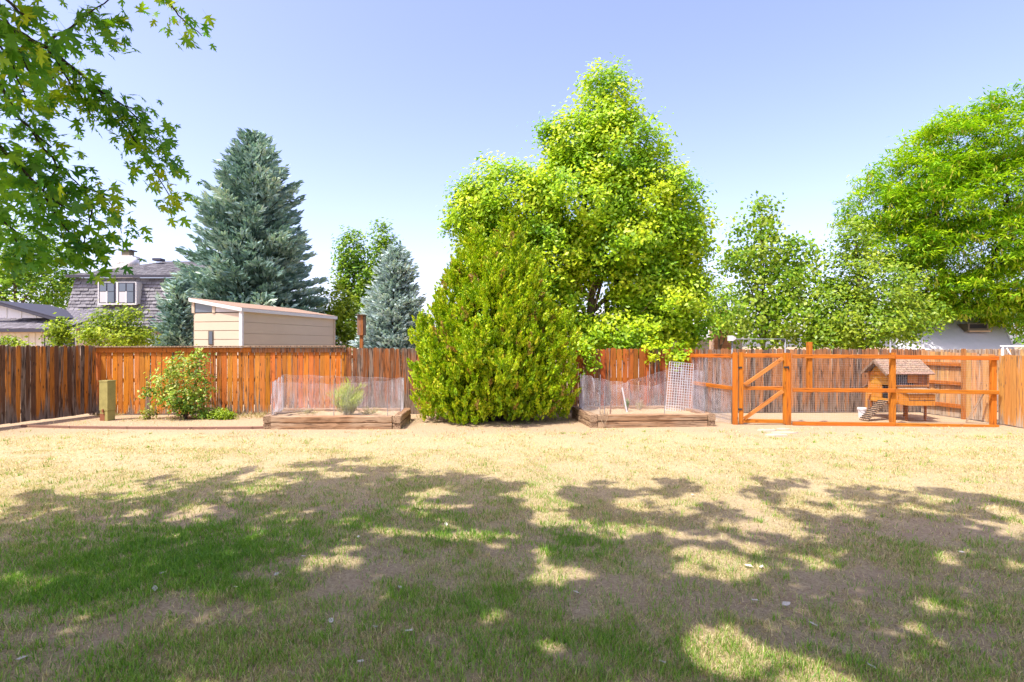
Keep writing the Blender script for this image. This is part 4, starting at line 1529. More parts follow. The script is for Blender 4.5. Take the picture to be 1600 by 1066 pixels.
# long side: dark mesh window, hatch, planks below
part('side_wall', MB().box(((X0 + X1) / 2 + 0.01, Y0 + 0.012, 0.62), (X1 - X0 - 0.06, 0.018, 0.38)), 'stained_wood', ct_, CO)
sw = part('mesh_window', MB().box((X0 + 0.32, Y0 + 0.01, 1.0), (0.50, 0.014, 0.30)), 'dark_void', ct_)
mb = MB()
for i in range(11):
    mb.box((X0 + 0.08 + 0.048 * i, Y0 - 0.001, 1.0), (0.004, 0.004, 0.30))
for i in range(7):
    mb.box((X0 + 0.32, Y0 - 0.005, 0.86 + 0.047 * i), (0.50, 0.004, 0.004))
part('window_wire', mb, 'wire_metal', sw, kind='stuff')
part('side_panel', MB().box((X0 + 0.72, Y0 + 0.011, 1.0), (0.29, 0.016, 0.30)), 'stained_wood', ct_, (0.30, 0.14, 0.07, 0.45))
part('hatch', MB().box((X0 + 0.53, Y0 - 0.012, 1.01), (0.24, 0.02, 0.21)), 'stained_wood', ct_, (0.46, 0.20, 0.06, 0.4))
part('sill', MB().box(((X0 + X1) / 2, Y0 - 0.02, 0.84), (X1 - X0, 0.05, 0.03)), 'stained_wood', ct_, (0.5, 0.22, 0.06, 0.4))
part('back_wall', MB().box(((X0 + X1) / 2, Y1 - 0.01, (ZB + ZE) / 2), (X1 - X0 - 0.05, 0.018, ZE - ZB)), 'stained_wood', ct_, CO)
part('end_wall', MB().box((X1 - 0.01, ym, (ZB + ZE) / 2), (0.018, Y1 - Y0 - 0.04, ZE - ZB)), 'stained_wood', ct_, CO)
part('floor_panel', MB().box(((X0 + X1) / 2, ym, ZB - 0.012), (X1 - X0 - 0.04, Y1 - Y0 - 0.02, 0.02)), 'stained_wood', ct_, CO)
# roof: two slopes of shingle courses with barge boards
ov = 0.10
for sgn, yy in ((-1, Y0), (1, Y1)):
    ridge = Vector((0, ym, ZP + 0.03))
    eave = Vector((0, yy + sgn * ov, ZE - 0.035))
    dv = eave - ridge
    ncs = 7
    rf = part('roof_slope', MB().beam(Vector((X0 - 0.12, ridge.y, ridge.z)) + dv * 0.5 - Vector((0, 0, 0.012)), Vector((X1 + 0.08, ridge.y, ridge.z)) + dv * 0.5 - Vector((0, 0, 0.012)), dv.length, 0.012,
                                      up=Vector((0, -dv.z * sgn, dv.y * sgn)).normalized()), 'timber_wood', ct_, (0.3, 0.22, 0.16, 0.5))
    for i in range(ncs):
        a_ = ridge + dv * (i / ncs)
        c2 = ridge + dv * ((i + 1.12) / ncs)
        mb = MB()
        lift = Vector((0, 0, 0.012))
        x0_, x1_ = X0 - 0.13, X1 + 0.09
        mb.add([Vector((x0_, a_.y, a_.z)), Vector((x1_, a_.y, a_.z)), Vector((x1_, c2.y, c2.z)) + lift, Vector((x0_, c2.y, c2.z)) + lift,
                Vector((x0_, c2.y, c2.z)) + lift * 0.1, Vector((x1_, c2.y, c2.z)) + lift * 0.1], [(0, 1, 2, 3), (3, 2, 5, 4)])
        part('shingle_course', mb, 'timber_wood', rf, (0.34 * random.uniform(0.85, 1.1), 0.26 * random.uniform(0.9, 1.1), 0.21, 0.55))
    part('barge_board', MB().beam(Vector((X0 - 0.14, ridge.y, ridge.z - 0.045)), Vector((X0 - 0.14, eave.y, eave.z - 0.03)), 0.02, 0.06), 'timber_wood', ct_, (0.30, 0.22, 0.16, 0.5))
# nest boxes
def nest(x0_, x1_, y0_, y1_, z0_, z1_, slope):
    nb_ = part('nest_box', MB().box(((x0_ + x1_) / 2, (y0_ + y1_) / 2, (z0_ + z1_) / 2), (x1_ - x0_, y1_ - y0_, z1_ - z0_)), 'stained_wood', ct_, CO)
    mb = MB()
    yb, yf = (y1_, y0_) if slope < 0 else (y0_, y1_)
    s = -1 if slope < 0 else 1
    mb.add([(x0_ - 0.04, yb, z1_ + 0.14), (x1_ + 0.04, yb, z1_ + 0.14), (x1_ + 0.04, yf + s * 0.04, z1_ + 0.035), (x0_ - 0.04, yf + s * 0.04, z1_ + 0.035),
            (x0_ - 0.04, yb, z1_ + 0.125), (x1_ + 0.04, yb, z1_ + 0.125), (x1_ + 0.04, yf + s * 0.04, z1_ + 0.012), (x0_ - 0.04, yf + s * 0.04, z1_ + 0.012)],
           [(0, 1, 2, 3), (7, 6, 5, 4), (3, 2, 6, 7), (0, 3, 7, 4), (1, 5, 6, 2)])
    part('nest_lid', mb, 'timber_wood', nb_, (0.44, 0.32, 0.23, 0.6))
    mb = MB()
    mb.add([(x0_ + 0.004, yb, z1_ + 0.001), (x0_ + 0.004, yf, z1_ + 0.001), (x0_ + 0.004, yb, z1_ + 0.122), (x1_ - 0.004, yb, z1_ + 0.001), (x1_ - 0.004, yf, z1_ + 0.001), (x1_ - 0.004, yb, z1_ + 0.122)],
           [(0, 1, 2), (3, 5, 4), (1, 4, 5, 2)])
    part('nest_cheek', mb, 'stained_wood', nb_, CO)
    return nb_


nbx = nest(X0 + 0.20, X1 - 0.10, Y0 - 0.34, Y0 - 0.012, 0.40, 0.66, -1)
part('seam', MB().box(((X0 + X1) / 2 + 0.05, Y0 - 0.343, 0.53), (X1 - X0 - 0.31, 0.006, 0.012)), 'dark_void', nbx)
nest(X0 + 0.1, X1 - 0.3, Y1 + 0.012, Y1 + 0.30, 0.44, 0.72, 1)
for lx, ly in ((X0 + 0.03, Y0 + 0.04), (X1 - 0.04, Y0 + 0.04), (X0 + 0.03, Y1 - 0.04), (X1 - 0.04, Y1 - 0.04), (X0 + 0.42, Y0 + 0.04)):
    part('leg', MB().beam((lx, ly, 0), (lx, ly, ZB - 0.022), 0.045, 0.045), 'stained_wood', ct_, (0.16, 0.08, 0.04, 0.5))
# ramp down to the left
r0 = Vector((X0 - 0.03, Y0 + 0.18, ZB + 0.05))
r1 = Vector((X0 - 0.62, Y0 + 0.02, 0.02))
rmp = part('ramp', MB().beam(r0, r1, 0.24, 0.018), 'timber_wood', ct_, (0.55, 0.50, 0.42, 0.75))
for i in range(11):
    c_ = r0.lerp(r1, (i + 0.6) / 11.5)
    dd = (r1 - r0).normalized()
    sdv = dd.cross(Vector((0, 0, 1))).normalized()
    upv = sdv.cross(dd)
    part('ramp_slat', MB().beam(c_ - sdv * 0.125 + upv * 0.019, c_ + sdv * 0.125 + upv * 0.019, 0.016, 0.018), 'black_metal' if i % 1 else 'dark_bark', rmp)
# white bucket and thin perch stick by the coop
bk = gnd(1347, 652.5)
t = thing('bucket', 'small white plastic bucket standing beside the coop ramp', 'bucket', bk)
part('body', MB().tube([bk, bk + Vector((0, 0, 0.235))], [0.082, 0.098], 18), 'white_plastic', t, smooth=False)
part('rim', MB().tube([bk + Vector((0, 0, 0.2)), bk + Vector((0, 0, 0.236)), bk + Vector((0, 0, 0.25))], [0.106, 0.106, 0.10], 18), 'white_plastic', t)
part('handle', MB().tube([bk + Vector((0.1 * math.cos(a), -0.03 - 0.06 * math.sin(a), 0.215 - 0.10 * math.sin(a))) for a in np.linspace(0, math.pi, 10)], 0.004, 5), 'galvanised', t)
sk = gnd(1354, 652)
t = thing('perch_stand', 'thin yellow wooden perch stick with short arm between bucket and coop', 'perch', sk)
part('stick', MB().beam(sk, sk + Vector((0, 0, 0.62)), 0.03, 0.03), 'stained_wood', t, (0.62, 0.33, 0.08, 0.2))
part('arm', MB().beam(sk + Vector((0.017, 0, 0.59)), sk + Vector((0.16, 0, 0.60)), 0.03, 0.03), 'stained_wood', t, (0.62, 0.33, 0.08, 0.2))
# plank leaning on the side fence
t = thing('leaning_plank', 'thin grey brown plank leaning against the side fence by the end post', 'plank', Vector((10.74, 12.66, 0)))
lumber(Vector((10.62, 12.72, 0.01)), Vector((10.98, 12.60, 0.78)), 0.06, 0.02, t, 'plank', color=(0.20, 0.14, 0.09, 0.6), mat='timber_wood')

# ------------------------------------------------------------------ stepping stones by the gate
for i, (px_, py_, rx, ry) in enumerate(((1199, 673.5, 0.22, 0.12), (1224, 671.5, 0.17, 0.10), (1226, 677.0, 0.28, 0.11), (1214, 681.0, 0.25, 0.12))):
    c_ = gnd(px_, py_)
    mb = MB()
    n_ = 9
    ring = [(math.cos(k / n_ * 6.283) * rx * random.uniform(0.8, 1.1), math.sin(k / n_ * 6.283) * ry * random.uniform(0.8, 1.1)) for k in range(n_)]
    vs = [(c_.x + x, c_.y + y, -0.01) for x, y in ring] + [(c_.x + x * 0.94, c_.y + y * 0.94, 0.026) for x, y in ring]
    mb.add(vs, [tuple(range(n_, 2 * n_))] + [(k, (k + 1) % n_, n_ + (k + 1) % n_, n_ + k) for k in range(n_)])
    put('stepping_stone', mb.mesh('stepping_stone', 'stone_pale'), cat='stone', group='stepping stones before the gate', label=(
        'pale flat stepping stone lying alone under the middle of the run gate', 'small pale flat stepping stone against the latch side of the gate',
        'longest pale flat stepping stone below the gate latch post', 'outermost pale flat stepping stone on the lawn side of the others')[i])

# ------------------------------------------------------------------ birdhouse
bb = at(565, 560, 15.4)
bb.z = 0
t = thing('birdhouse', 'tall brown wooden birdhouse on a post above the fence', 'birdhouse', bb)
z0_, z1_ = zrow(524, 15.4), zrow(493, 15.4)
lumber(bb, bb + Vector((0, 0, z0_ + 0.05)), 0.09, 0.09, t, 'post', color=(0.42, 0.17, 0.05, 0.4))
part('front_panel', MB().box(bb + Vector((-0.02, -0.075, (z0_ + z1_) / 2)), (0.16, 0.02, z1_ - z0_)), 'fence_wood', t, (0.38, 0.15, 0.045, 0.35))
part('side_panel', MB().box(bb + Vector((0.075, 0.02, (z0_ + z1_) / 2 - 0.01)), (0.02, 0.17, z1_ - z0_ - 0.03)), 'fence_wood', t, (0.24, 0.10, 0.04, 0.5))
part('side_panel', MB().box(bb + Vector((-0.085, 0.02, (z0_ + z1_) / 2 - 0.01)), (0.02, 0.165, z1_ - z0_ - 0.03)), 'fence_wood', t, (0.30, 0.12, 0.04, 0.5))
part('back_panel', MB().box(bb + Vector((-0.005, 0.11, (z0_ + z1_) / 2)), (0.20, 0.02, z1_ - z0_)), 'fence_wood', t, (0.24, 0.10, 0.04, 0.5))
part('roof', MB().box(bb + Vector((0.0, 0.0, z1_ + 0.012)), (0.25, 0.28, 0.022)), 'fence_wood', t, (0.22, 0.10, 0.05, 0.6))

# ------------------------------------------------------------------ beige shed
C0 = Vector((-8.46, 17.0, 0))
ud = Vector((1.26, 5.0, 0)).normalized()     # long wall, going back
vd = Vector((-ud.y, ud.x, 0))                # short wall, going left
LS, WS = 5.15, 1.80
zc, zl = zrow(481, 17.0), zrow(467, 17.44)
t = thing('garden_shed', 'beige garden shed with sloping roof and white trim behind the orange fence', 'shed', C0 + ud * LS / 2 + vd * WS / 2)


def wall_quad(mb, a, b, za0, zb0, za1, zb1, nrm_, th=0.02):
    vs = [Vector((a.x, a.y, za0)), Vector((b.x, b.y, zb0)), Vector((b.x, b.y, zb1)), Vector((a.x, a.y, za1))]
    vs2 = [v - nrm_ * th for v in vs]
    mb.add(vs + vs2, [(0, 1, 2, 3), (7, 6, 5, 4), (0, 4, 5, 1), (1, 5, 6, 2), (2, 6, 7, 3), (3, 7, 4, 0)])


nl = -ud
nrr = -vd
# end wall planks up to the clerestory
zcl = zrow(489, 17.0) + 0.02
npk = 10
ph_ = (zcl - 0.05) / npk
for i in range(npk):
    mb = MB()
    z0_ = 0.05 + i * ph_
    wall_quad(mb, C0 + vd * 0.06, C0 + vd * WS, z0_, z0_, z0_ + ph_ - 0.018, z0_ + ph_ - 0.018, nl)
    part('siding_plank', mb, 'cream_paint', t)
mb = MB()
wall_quad(mb, C0 + vd * 0.02 - nl * 0.022, C0 + vd * WS - nl * 0.022, 0.0, 0.0, zc - 0.1, zl - 0.1, nl)
part('wall_backing', mb, 'vent_brown', t)
# clerestory windows
for a_, b_2 in ((0.58, 0.98), (0.06, 0.54)):
    wa, wb = C0 + vd * (WS * a_), C0 + vd * (WS * b_2)
    mb = MB()
    za, zb2 = zc + (zl - zc) * a_ - 0.06, zc + (zl - zc) * b_2 - 0.06
    if a_ > 0.5:
        wall_quad(mb, wa, wb, zcl + 0.02, zcl + 0.02, za - 0.03, zb2 - 0.03, nl, 0.012)
        w_ = part('clerestory_window', mb, 'window_glass', t)
    else:
        wall_quad(mb, wa, wb, zcl + 0.02, zcl + 0.02, za - 0.03, zb2 - 0.03, nl, 0.012)
        w_ = part('clerestory_window', mb, 'window_blind', t)
for s_ in (0.02, 0.565, 1.0):
    c_ = C0 + vd * (WS * s_)
    part('mullion', MB().beam(c_ + nl * 0.008 + Vector((0, 0, zcl)), c_ + nl * 0.008 + Vector((0, 0, zc + (zl - zc) * s_ - 0.05)), 0.09, 0.05), 'cream_paint', t)
# long wall planks
zr_ = zrow(494.5, 21.9)
for i in range(8):
    mb = MB()
    z0_ = 0.05 + i * (zc - 0.13) / 8
    z1_ = z0_ + (zc - 0.13) / 8 - 0.008
    wall_quad(mb, C0 + ud * 0.05, C0 + ud * LS, z0_, z0_, z1_, z1_, nrr)
    part('siding_plank', mb, 'cream_paint', t)
part('corner_board', MB().beam(C0 + (nl + nrr) * 0.014, C0 + (nl + nrr) * 0.014 + Vector((0, 0, zc - 0.06)), 0.10, 0.10), 'white_paint', t)
e_ = C0 + ud * LS
part('corner_board', MB().beam(e_ + nrr * 0.01, e_ + nrr * 0.01 + Vector((0, 0, zc - 0.08)), 0.08, 0.06), 'cream_paint', t)
mb = MB()
wall_quad(mb, e_, e_ + vd * WS, 0, 0, zc - 0.08, zl - 0.08, ud)
part('rear_wall', mb, 'cream_paint', t)
mb = MB()
wall_quad(mb, C0 + vd * WS, e_ + vd * WS, 0, 0, zl - 0.08, zl - 0.08, vd)
part('far_wall', mb, 'cream_paint', t)
# slot window in the end wall
wc = C0 + vd * (WS * 0.62)
wz = zrow(528, 17.3)
wdw = part('window', MB().box(wc + nl * 0.012 + Vector((0, 0, wz)), (0.17, 0.04, 0.46)), 'vent_brown', t)
part('pane', MB().box(wc + nl * 0.03 + Vector((0, 0, wz)), (0.11, 0.03, 0.40)), 'window_glass', wdw)
# roof slab with fascia
ovh = 0.10
mb = MB()
a_, b_2 = C0 + nl * ovh + nrr * ovh, e_ + ud * ovh + nrr * ovh
c_, d2 = e_ + ud * ovh + vd * (WS + ovh), C0 + nl * ovh + vd * (WS + ovh)
for top_, nm, mt, th in ((0.0, 'fascia', 'white_paint', 0.11), (0.013, 'roof', 'tan_roof', 0.012)):
    mb = MB()
    ins = 0.0 if nm == 'fascia' else -0.015
    vs = [Vector((p_.x, p_.y, z_ + top_)) for p_, z_ in ((a_, zc - 0.01), (b_2, zc - 0.01), (c_, zl + 0.02), (d2, zl + 0.02))]
    vs += [v - Vector((0, 0, th)) for v in vs]
    mb.add(vs, [(0, 1, 2, 3), (7, 6, 5, 4), (0, 4, 5, 1), (1, 5, 6, 2), (2, 6, 7, 3), (3, 7, 4, 0)])
    part(nm, mb, mt, t)


# ------------------------------------------------------------------ houses
def shingles(p00, p10, p01, p11, rows, cols_, lift, pal, parent, name='shingles', bumpy=0.5):
    """overlapping tabs on a quad: p00,p10 bottom edge, p01,p11 top edge"""
    p00, p10, p01, p11 = [Vector(p) for p in (p00, p10, p01, p11)]
    nrm_ = (p10 - p00).cross(p01 - p00).normalized()
    vs, cs = [], []
    for j in range(rows):
        v0, v1 = j / rows, min(1, (j + 1.15) / rows)
        off = 0.5 * (j % 2)
        for i in range(-1, cols_):
            u0, u1 = max(0, (i + off) / cols_), min(1, (i + 1 + off - 0.06) / cols_)
            if u1 <= u0:
                continue
            lf = lift * random.uniform(1 - bumpy, 1 + bumpy)
            a = p00.lerp(p10, u0).lerp(p01.lerp(p11, u0), v0) + nrm_ * lf
            b = p00.lerp(p10, u1).lerp(p01.lerp(p11, u1), v0) + nrm_ * lf
            c_ = p00.lerp(p10, u1).lerp(p01.lerp(p11, u1), v1) + nrm_ * 0.004
            d_ = p00.lerp(p10, u0).lerp(p01.lerp(p11, u0), v1) + nrm_ * 0.004
            a0 = p00.lerp(p10, u0).lerp(p01.lerp(p11, u0), v0)
            b0 = p00.lerp(p10, u1).lerp(p01.lerp(p11, u1), v0)
            k = random.uniform(0.78, 1.22)
            vs += [a, b, c_, d_, a0, b0, b, a]
            cs += [tuple(x * k for x in pal)] * 8
    V = np.array([tuple(v) for v in vs])
    nf = len(V) // 4
    return put(name, np_mesh(name, V, np.full(nf, 4), np.arange(nf * 4), 'roof_shingle', np.array(cs)), parent, kind='stuff')


def quad_part(name, pts, mat, parent, th=0.06):
    pts = [Vector(p) for p in pts]
    nrm_ = (pts[1] - pts[0]).cross(pts[-1] - pts[0]).normalized()
    n_ = len(pts)
    vs = pts + [p - nrm_ * th for p in pts]
    mb = MB()
    mb.add(vs, [tuple(range(n_)), tuple(range(n_, 2 * n_))[::-1]] + [(k, n_ + k, n_ + (k + 1) % n_, (k + 1) % n_) for k in range(n_)])
    return part(name, mb, mat, parent)


def window(parent, c_, w, h, y, panes=2, frame='white_paint', blind=False, name='window'):
    fr_ = part(name, MB().box((c_[0], y, c_[1]), (w, 0.10, h)), frame, parent)
    pw = (w - 0.12) / panes
    for i in range(panes):
        x = c_[0] - w / 2 + 0.06 + pw * (i + 0.5)
        part('pane', MB().box((x, y - 0.045, c_[1]), (pw - 0.07, 0.03, h - 0.14)), 'window_glass', fr_)
        part('sash', MB().box((x, y - 0.058, c_[1] - h * 0.05), (pw - 0.07, 0.02, 0.05)), 'grey_fascia', fr_)
    return fr_


D = 30.0
hb0 = at(200, 640, D)
hb0.z = 0
t = thing('mansard_house', 'two storey house clad in grey scalloped shingles with flat white framed windows', 'house', hb0)
xl, xr = at(98, 0, D).x, at(420, 0, D).x
xlt = at(107, 0, D).x
ze, zm_ = zrow(433, D), zrow(511, D)
yt = D + 0.45
quad_part('mansard_wall', [(xl, D, zm_), (xr, D, zm_), (xr, yt, ze), (xlt + 0.05, yt, ze)], 'grey_fascia', t, 0.2)
shingles((xl, D - 0.01, zm_), (xr, D - 0.01, zm_), (xlt + 0.05, yt - 0.01, ze), (xr, yt - 0.01, ze), 15, 42, 0.06, (0.245, 0.24, 0.25), t, 'wall_shingles')
quad_part('side_wall', [(xl, D + 9, zm_), (xl, D, zm_), (xlt + 0.05, yt, ze), (xlt + 0.05, D + 9, ze)], 'grey_fascia', t, 0.1)
# upper roof
zr = zrow(411, D) + 0.25
rf = quad_part('roof', [(xlt - 0.2, yt - 0.25, ze + 0.12), (xr, yt - 0.25, ze + 0.12), (xr, D + 5, zr + 0.6), (xlt + 2.2, D + 5, zr + 0.6)], 'grey_fascia', t, 0.1)
shingles((xlt - 0.2, yt - 0.25, ze + 0.13), (xr, yt - 0.25, ze + 0.13), (xlt + 2.2, D + 5, zr + 0.61), (xr, D + 5, zr + 0.61), 26, 40, 0.02, (0.19, 0.187, 0.195), rf, 'roof_shingles')
part('gutter', MB().beam((xlt - 0.25, yt - 0.3, ze + 0.07), (xr, yt - 0.3, ze + 0.07), 0.12, 0.15), 'grey_fascia', t)
quad_part('lower_wall', [(xl + 0.5, D + 0.3, 0), (xr, D + 0.3, 0), (xr, D + 0.3, zm_), (xl + 0.5, D + 0.3, zm_)], 'peach_wall', t, 0.2)
part('lower_fascia', MB().beam((xl - 0.05, D - 0.06, zm_ - 0.03), (xr, D - 0.06, zm_ - 0.03), 0.10, 0.12), 'grey_fascia', t)
part('white_door', MB().box((at(232, 0, D).x, D + 0.2, zm_ - 0.95), (0.5, 0.1, 1.7)), 'white_paint', t)
# dormer windows
for pxa, pxb in ((156, 216), (263, 300)):
    xa, xb = at(pxa, 0, D).x, at(pxb, 0, D).x
    za, zb2 = zrow(475, D), zrow(441, D)
    dm_ = part('dormer', MB().box(((xa + xb) / 2, D + 0.16, (za + zb2) / 2), (xb - xa, 0.62, zb2 - za)), 'white_paint', t)
    part('dormer_sill', MB().box(((xa + xb) / 2 + 0.05, D - 0.19, za - 0.03), (xb - xa, 0.10, 0.07)), 'white_paint', dm_)
    n_ = 2 if pxa == 156 else 1
    wseg = (xb - xa) / n_
    for i in range(n_):
        cx = xa + wseg * (i + 0.5)
        wn_ = part('window', MB().box((cx, D - 0.16, (za + zb2) / 2), (wseg * 0.86, 0.03, (zb2 - za) * 0.94)), 'grey_fascia', t)
        for s_ in (-1, 1):
            part('pane', MB().box((cx + s_ * wseg * 0.20, D - 0.185, zb2 - 0.31), (wseg * 0.33, 0.02, 0.42)), 'window_glass', wn_)
            part('pane', MB().box((cx + s_ * wseg * 0.20, D - 0.185, za + 0.36), (wseg * 0.33, 0.02, 0.58)), 'window_blind' if (s_ < 0) else 'window_glass', wn_)
        part('sash_frame', MB().box((cx, D - 0.19, za + 0.36), (0.07, 0.03, 0.62)), 'white_paint', wn_)
cx = at(188, 0, 34).x
cc = part('chimney', MB().box((cx, 34.5, zr + 0.15), (1.3, 0.7, 1.4)), 'white_paint', t)
part('chimney_flue', MB().box((cx + 0.12, 34.5, zr + 1.0), (0.5, 0.45, 0.30)), 'vent_brown', cc)
part('chimney_cap', MB().box((cx + 0.12, 34.5, zr + 1.2), (0.8, 0.6, 0.07)), 'grey_fascia', cc)
part('roof_vent', MB().tube([(cx + 0.95, 33.8, zr + 0.1), (cx + 0.95, 33.8, zr + 0.5), (cx + 0.95, 33.8, zr + 0.68)], [0.28, 0.28, 0.12], 14), 'white_plastic', t, smooth=True)
part('roof_vent', MB().box((at(248, 0, 34).x, 34.0, zr + 0.55), (0.5, 0.5, 0.15)), 'grey_fascia', t)

D = 24.0
hb0 = at(20, 640, D)
hb0.z = 0
t = thing('low_house', 'single storey pale house with grey shingle roof and white gable', 'house', hb0)
xl, xr = at(-120, 0, D).x, at(97, 0, D).x
ze = zrow(519, D)
quad_part('wall', [(xl, D + 0.5, 0), (xr - 0.2, D + 0.5, 0), (xr - 0.2, D + 0.5, ze), (xl, D + 0.5, ze)], 'pale_siding', t, 0.2)
for i in range(18):
    x = xl + 0.3 * i + 0.1
    if x < xr - 0.3:
        part('batten', MB().box((x + 0.2, D + 0.485, ze / 2), (0.03, 0.03, ze - 0.1)), 'pale_siding', t)
part('soffit', MB().beam((xl, D + 0.22, ze + 0.01), (xr, D + 0.22, ze + 0.01), 0.55, 0.06), 'soffit_tan', t)
part('gutter', MB().beam((xl, D - 0.1, ze + 0.08), (xr + 0.1, D - 0.1, ze + 0.08), 0.10, 0.16), 'grey_fascia', t)
zrg = ze + 0.95
rf = quad_part('roof', [(xl, D - 0.15, ze + 0.14), (xr + 0.1, D - 0.15, ze + 0.14), (xr + 0.1, D + 3.6, zrg + 0.25), (xl, D + 3.6, zrg + 0.25)], 'grey_fascia', t, 0.08)
shingles((xl, D - 0.15, ze + 0.15), (xr + 0.1, D - 0.15, ze + 0.15), (xl, D + 3.6, zrg + 0.26), (xr + 0.1, D + 3.6, zrg + 0.26), 20, 30, 0.02, (0.23, 0.22, 0.235), rf, 'roof_shingles')
# white gable dormer
gy_ = D + 0.9
ga, gb, gp = at(-70, 497, gy_), at(68, 497, gy_), at(-2, 476, gy_)
quad_part('gable', [ga, gb, gp], 'white_paint', t, 0.1)
for i in range(6):
    x = ga.x + (gb.x - ga.x) * (i + 0.5) / 6
    hh = (1 - abs((i + 0.5) / 6 * 2 - 1)) * (gp.z - ga.z) - 0.03
    part('gable_batten', MB().box((x, gy_ - 0.012, ga.z + hh / 2), (0.03, 0.02, max(0.03, hh))), 'pale_siding', t)
part('gable_fascia', MB().beam(gp + Vector((0, -0.1, 0.07)), gb + Vector((0.75, -0.1, -0.08)), 0.3, 0.11), 'grey_fascia', t)
part('gable_fascia', MB().beam(gp + Vector((0, -0.1, 0.07)), ga + Vector((-0.75, -0.1, -0.08)), 0.3, 0.11), 'grey_fascia', t)
quad_part('gable_roof', [gp + Vector((0, -0.24, 0.14)), gb + Vector((0.75, -0.24, -0.01)), gb + Vector((0.75, 2.7, -0.01)), gp + Vector((0, 2.7, 0.14))][::-1], 'tan_roof' if False else 'grey_fascia', t, 0.04)
wn_ = part('window', MB().box((at(69, 0, D).x, D + 0.46, ze - 0.55), (0.75, 0.08, 0.9)), 'grey_fascia', t)
part('pane', MB().box((at(69, 0, D).x, D + 0.41, ze - 0.58), (0.56, 0.04, 0.75)), 'window_blind', wn_)
wn_ = part('window', MB().box((at(94, 0, D).x, D + 0.46, ze - 0.55), (0.5, 0.08, 0.9)), 'grey_fascia', t)
part('pane', MB().box((at(94, 0, D).x, D + 0.41, ze - 0.58), (0.36, 0.04, 0.75)), 'window_glass', wn_)

# pale house with white roof under the locust
D = 20.3
hb0 = at(1500, 640, D)
hb0.z = 0
t = thing('white_roof_house', 'house with pale white roof dappled by the large feathery tree', 'house', hb0)
e0, e1 = at(1395, 551, D), at(1588, 551, D)
t0, t1 = at(1420, 470, D + 2.6), at(1553, 470, D + 2.6)
rf = quad_part('roof', [e0, e1, t1, t0], 'white_stucco', t, 0.1)
quad_part('roof_side', [e1, e1 + Vector((0.6, 3.4, 0)), t1], 'white_stucco', t, 0.05)
quad_part('wall', [e0 + Vector((0.2, 0.4, 0)) * 1 - Vector((0, 0, e0.z)), e1 + Vector((-0.2, 0.4, -e1.z)), e1 + Vector((-0.2, 0.4, -0.02)), e0 + Vector((0.2, 0.4, -0.02))], 'white_stucco', t, 0.2)
vc = at(1520, 512, D + 1.05)
vt = part('roof_vent', MB().box(vc, (0.80, 0.5, 0.30)), 'vent_brown', rf)
part('vent_opening', MB().box(vc + Vector((0, -0.253, 0.04)), (0.66, 0.01, 0.17)), 'dark_void', t)
part('vent_lip', MB().box(vc + Vector((0, -0.28, -0.15)), (0.84, 0.12, 0.05)), 'soffit_tan', t)
part('gutter', MB().beam(e0 + Vector((0, -0.06, -0.05)), e1 + Vector((0, -0.06, -0.05)), 0.1, 0.1), 'white_paint', t)

# house with brick chimney behind the box elder
D = 27.0
hb0 = at(1050, 640, D)
hb0.z = 0
t = thing('brick_chimney_house', 'pale house with red brick chimney half hidden behind the tall yellow green tree', 'house', hb0)
x0_, x1_ = at(890, 0, D).x, at(1160, 0, D).x
ze = zrow(528, D)
quad_part('wall', [(x0_, D, 0), (x1_, D, 0), (x1_, D, ze), (x0_, D, ze)], 'white_stucco', t, 0.2)
quad_part('roof', [(x0_ - 0.3, D - 0.4, ze), (x1_ + 0.3, D - 0.4, ze), (x1_ - 1.2, D + 4, ze + 1.7), (x0_ + 0.5, D + 4, ze + 1.7)], 'white_stucco', t, 0.1)
part('gutter', MB().beam((x0_ - 0.3, D - 0.45, ze - 0.03), (x1_ + 0.3, D - 0.45, ze - 0.03), 0.1, 0.12), 'white_paint', t)
xc = at(1126, 0, 25.5).x
ztop = zrow(488, 25.5)
ch = part('chimney', MB().box((xc, 25.5, ztop / 2 - 0.05), (0.86, 0.60, ztop - 0.1)), 'soffit_tan', t)
part('chimney_cap', MB().box((xc - 0.02, 25.5, ztop - 0.05), (1.0, 0.74, 0.12)), 'soffit_tan', ch)
part('flue', MB().box((xc + 0.1, 25.5, ztop + 0.06), (0.3, 0.3, 0.12)), 'brick_red', ch)
bm = MB().box((0, 0, 0), (0.205, 0.03, 0.072)).mesh('brick', 'brick_red')
z = 1.45
j = 0
while z < ztop - 0.16:
    for i in range(4):
        xo = -0.43 + 0.108 + 0.2155 * i + (0.03 if j % 2 else -0.03)
        put('brick', bm, ch, loc=(xc + xo, 25.5 - 0.305, z))
    z += 0.086
    j += 1

# white pipe frame beyond the right fence
t = thing('plastic_pipe_stand', 'white plastic pipe frame standing behind the honey coloured fence panel', 'pipe frame', Vector((12.4, 13.6, 0)))
zt = zrow(541.5, 13.6)
x0_ = at(1563, 0, 13.6).x
part('top_pipe', MB().tube([(x0_, 13.6, zt), (x0_ + 2.2, 13.6, zt + 0.01)], 0.026, 10), 'white_plastic', t, smooth=True)
part('leg', MB().tube([(x0_ + 0.05, 13.6, 0), (x0_ + 0.05, 13.6, zt - 0.024)], 0.026, 10), 'white_plastic', t, smooth=True)
part('leg', MB().tube([(x0_ + 2.1, 13.6, 0), (x0_ + 2.1, 13.6, zt - 0.024)], 0.026, 10), 'white_plastic', t, smooth=True)
part('brace', MB().tube([(x0_ + 0.15, 13.6, zt - 0.03), (x0_ + 0.25, 13.6, zt - 0.2), (x0_ + 0.33, 13.6, zt - 0.5)], 0.02, 8), 'white_plastic', t, smooth=True)

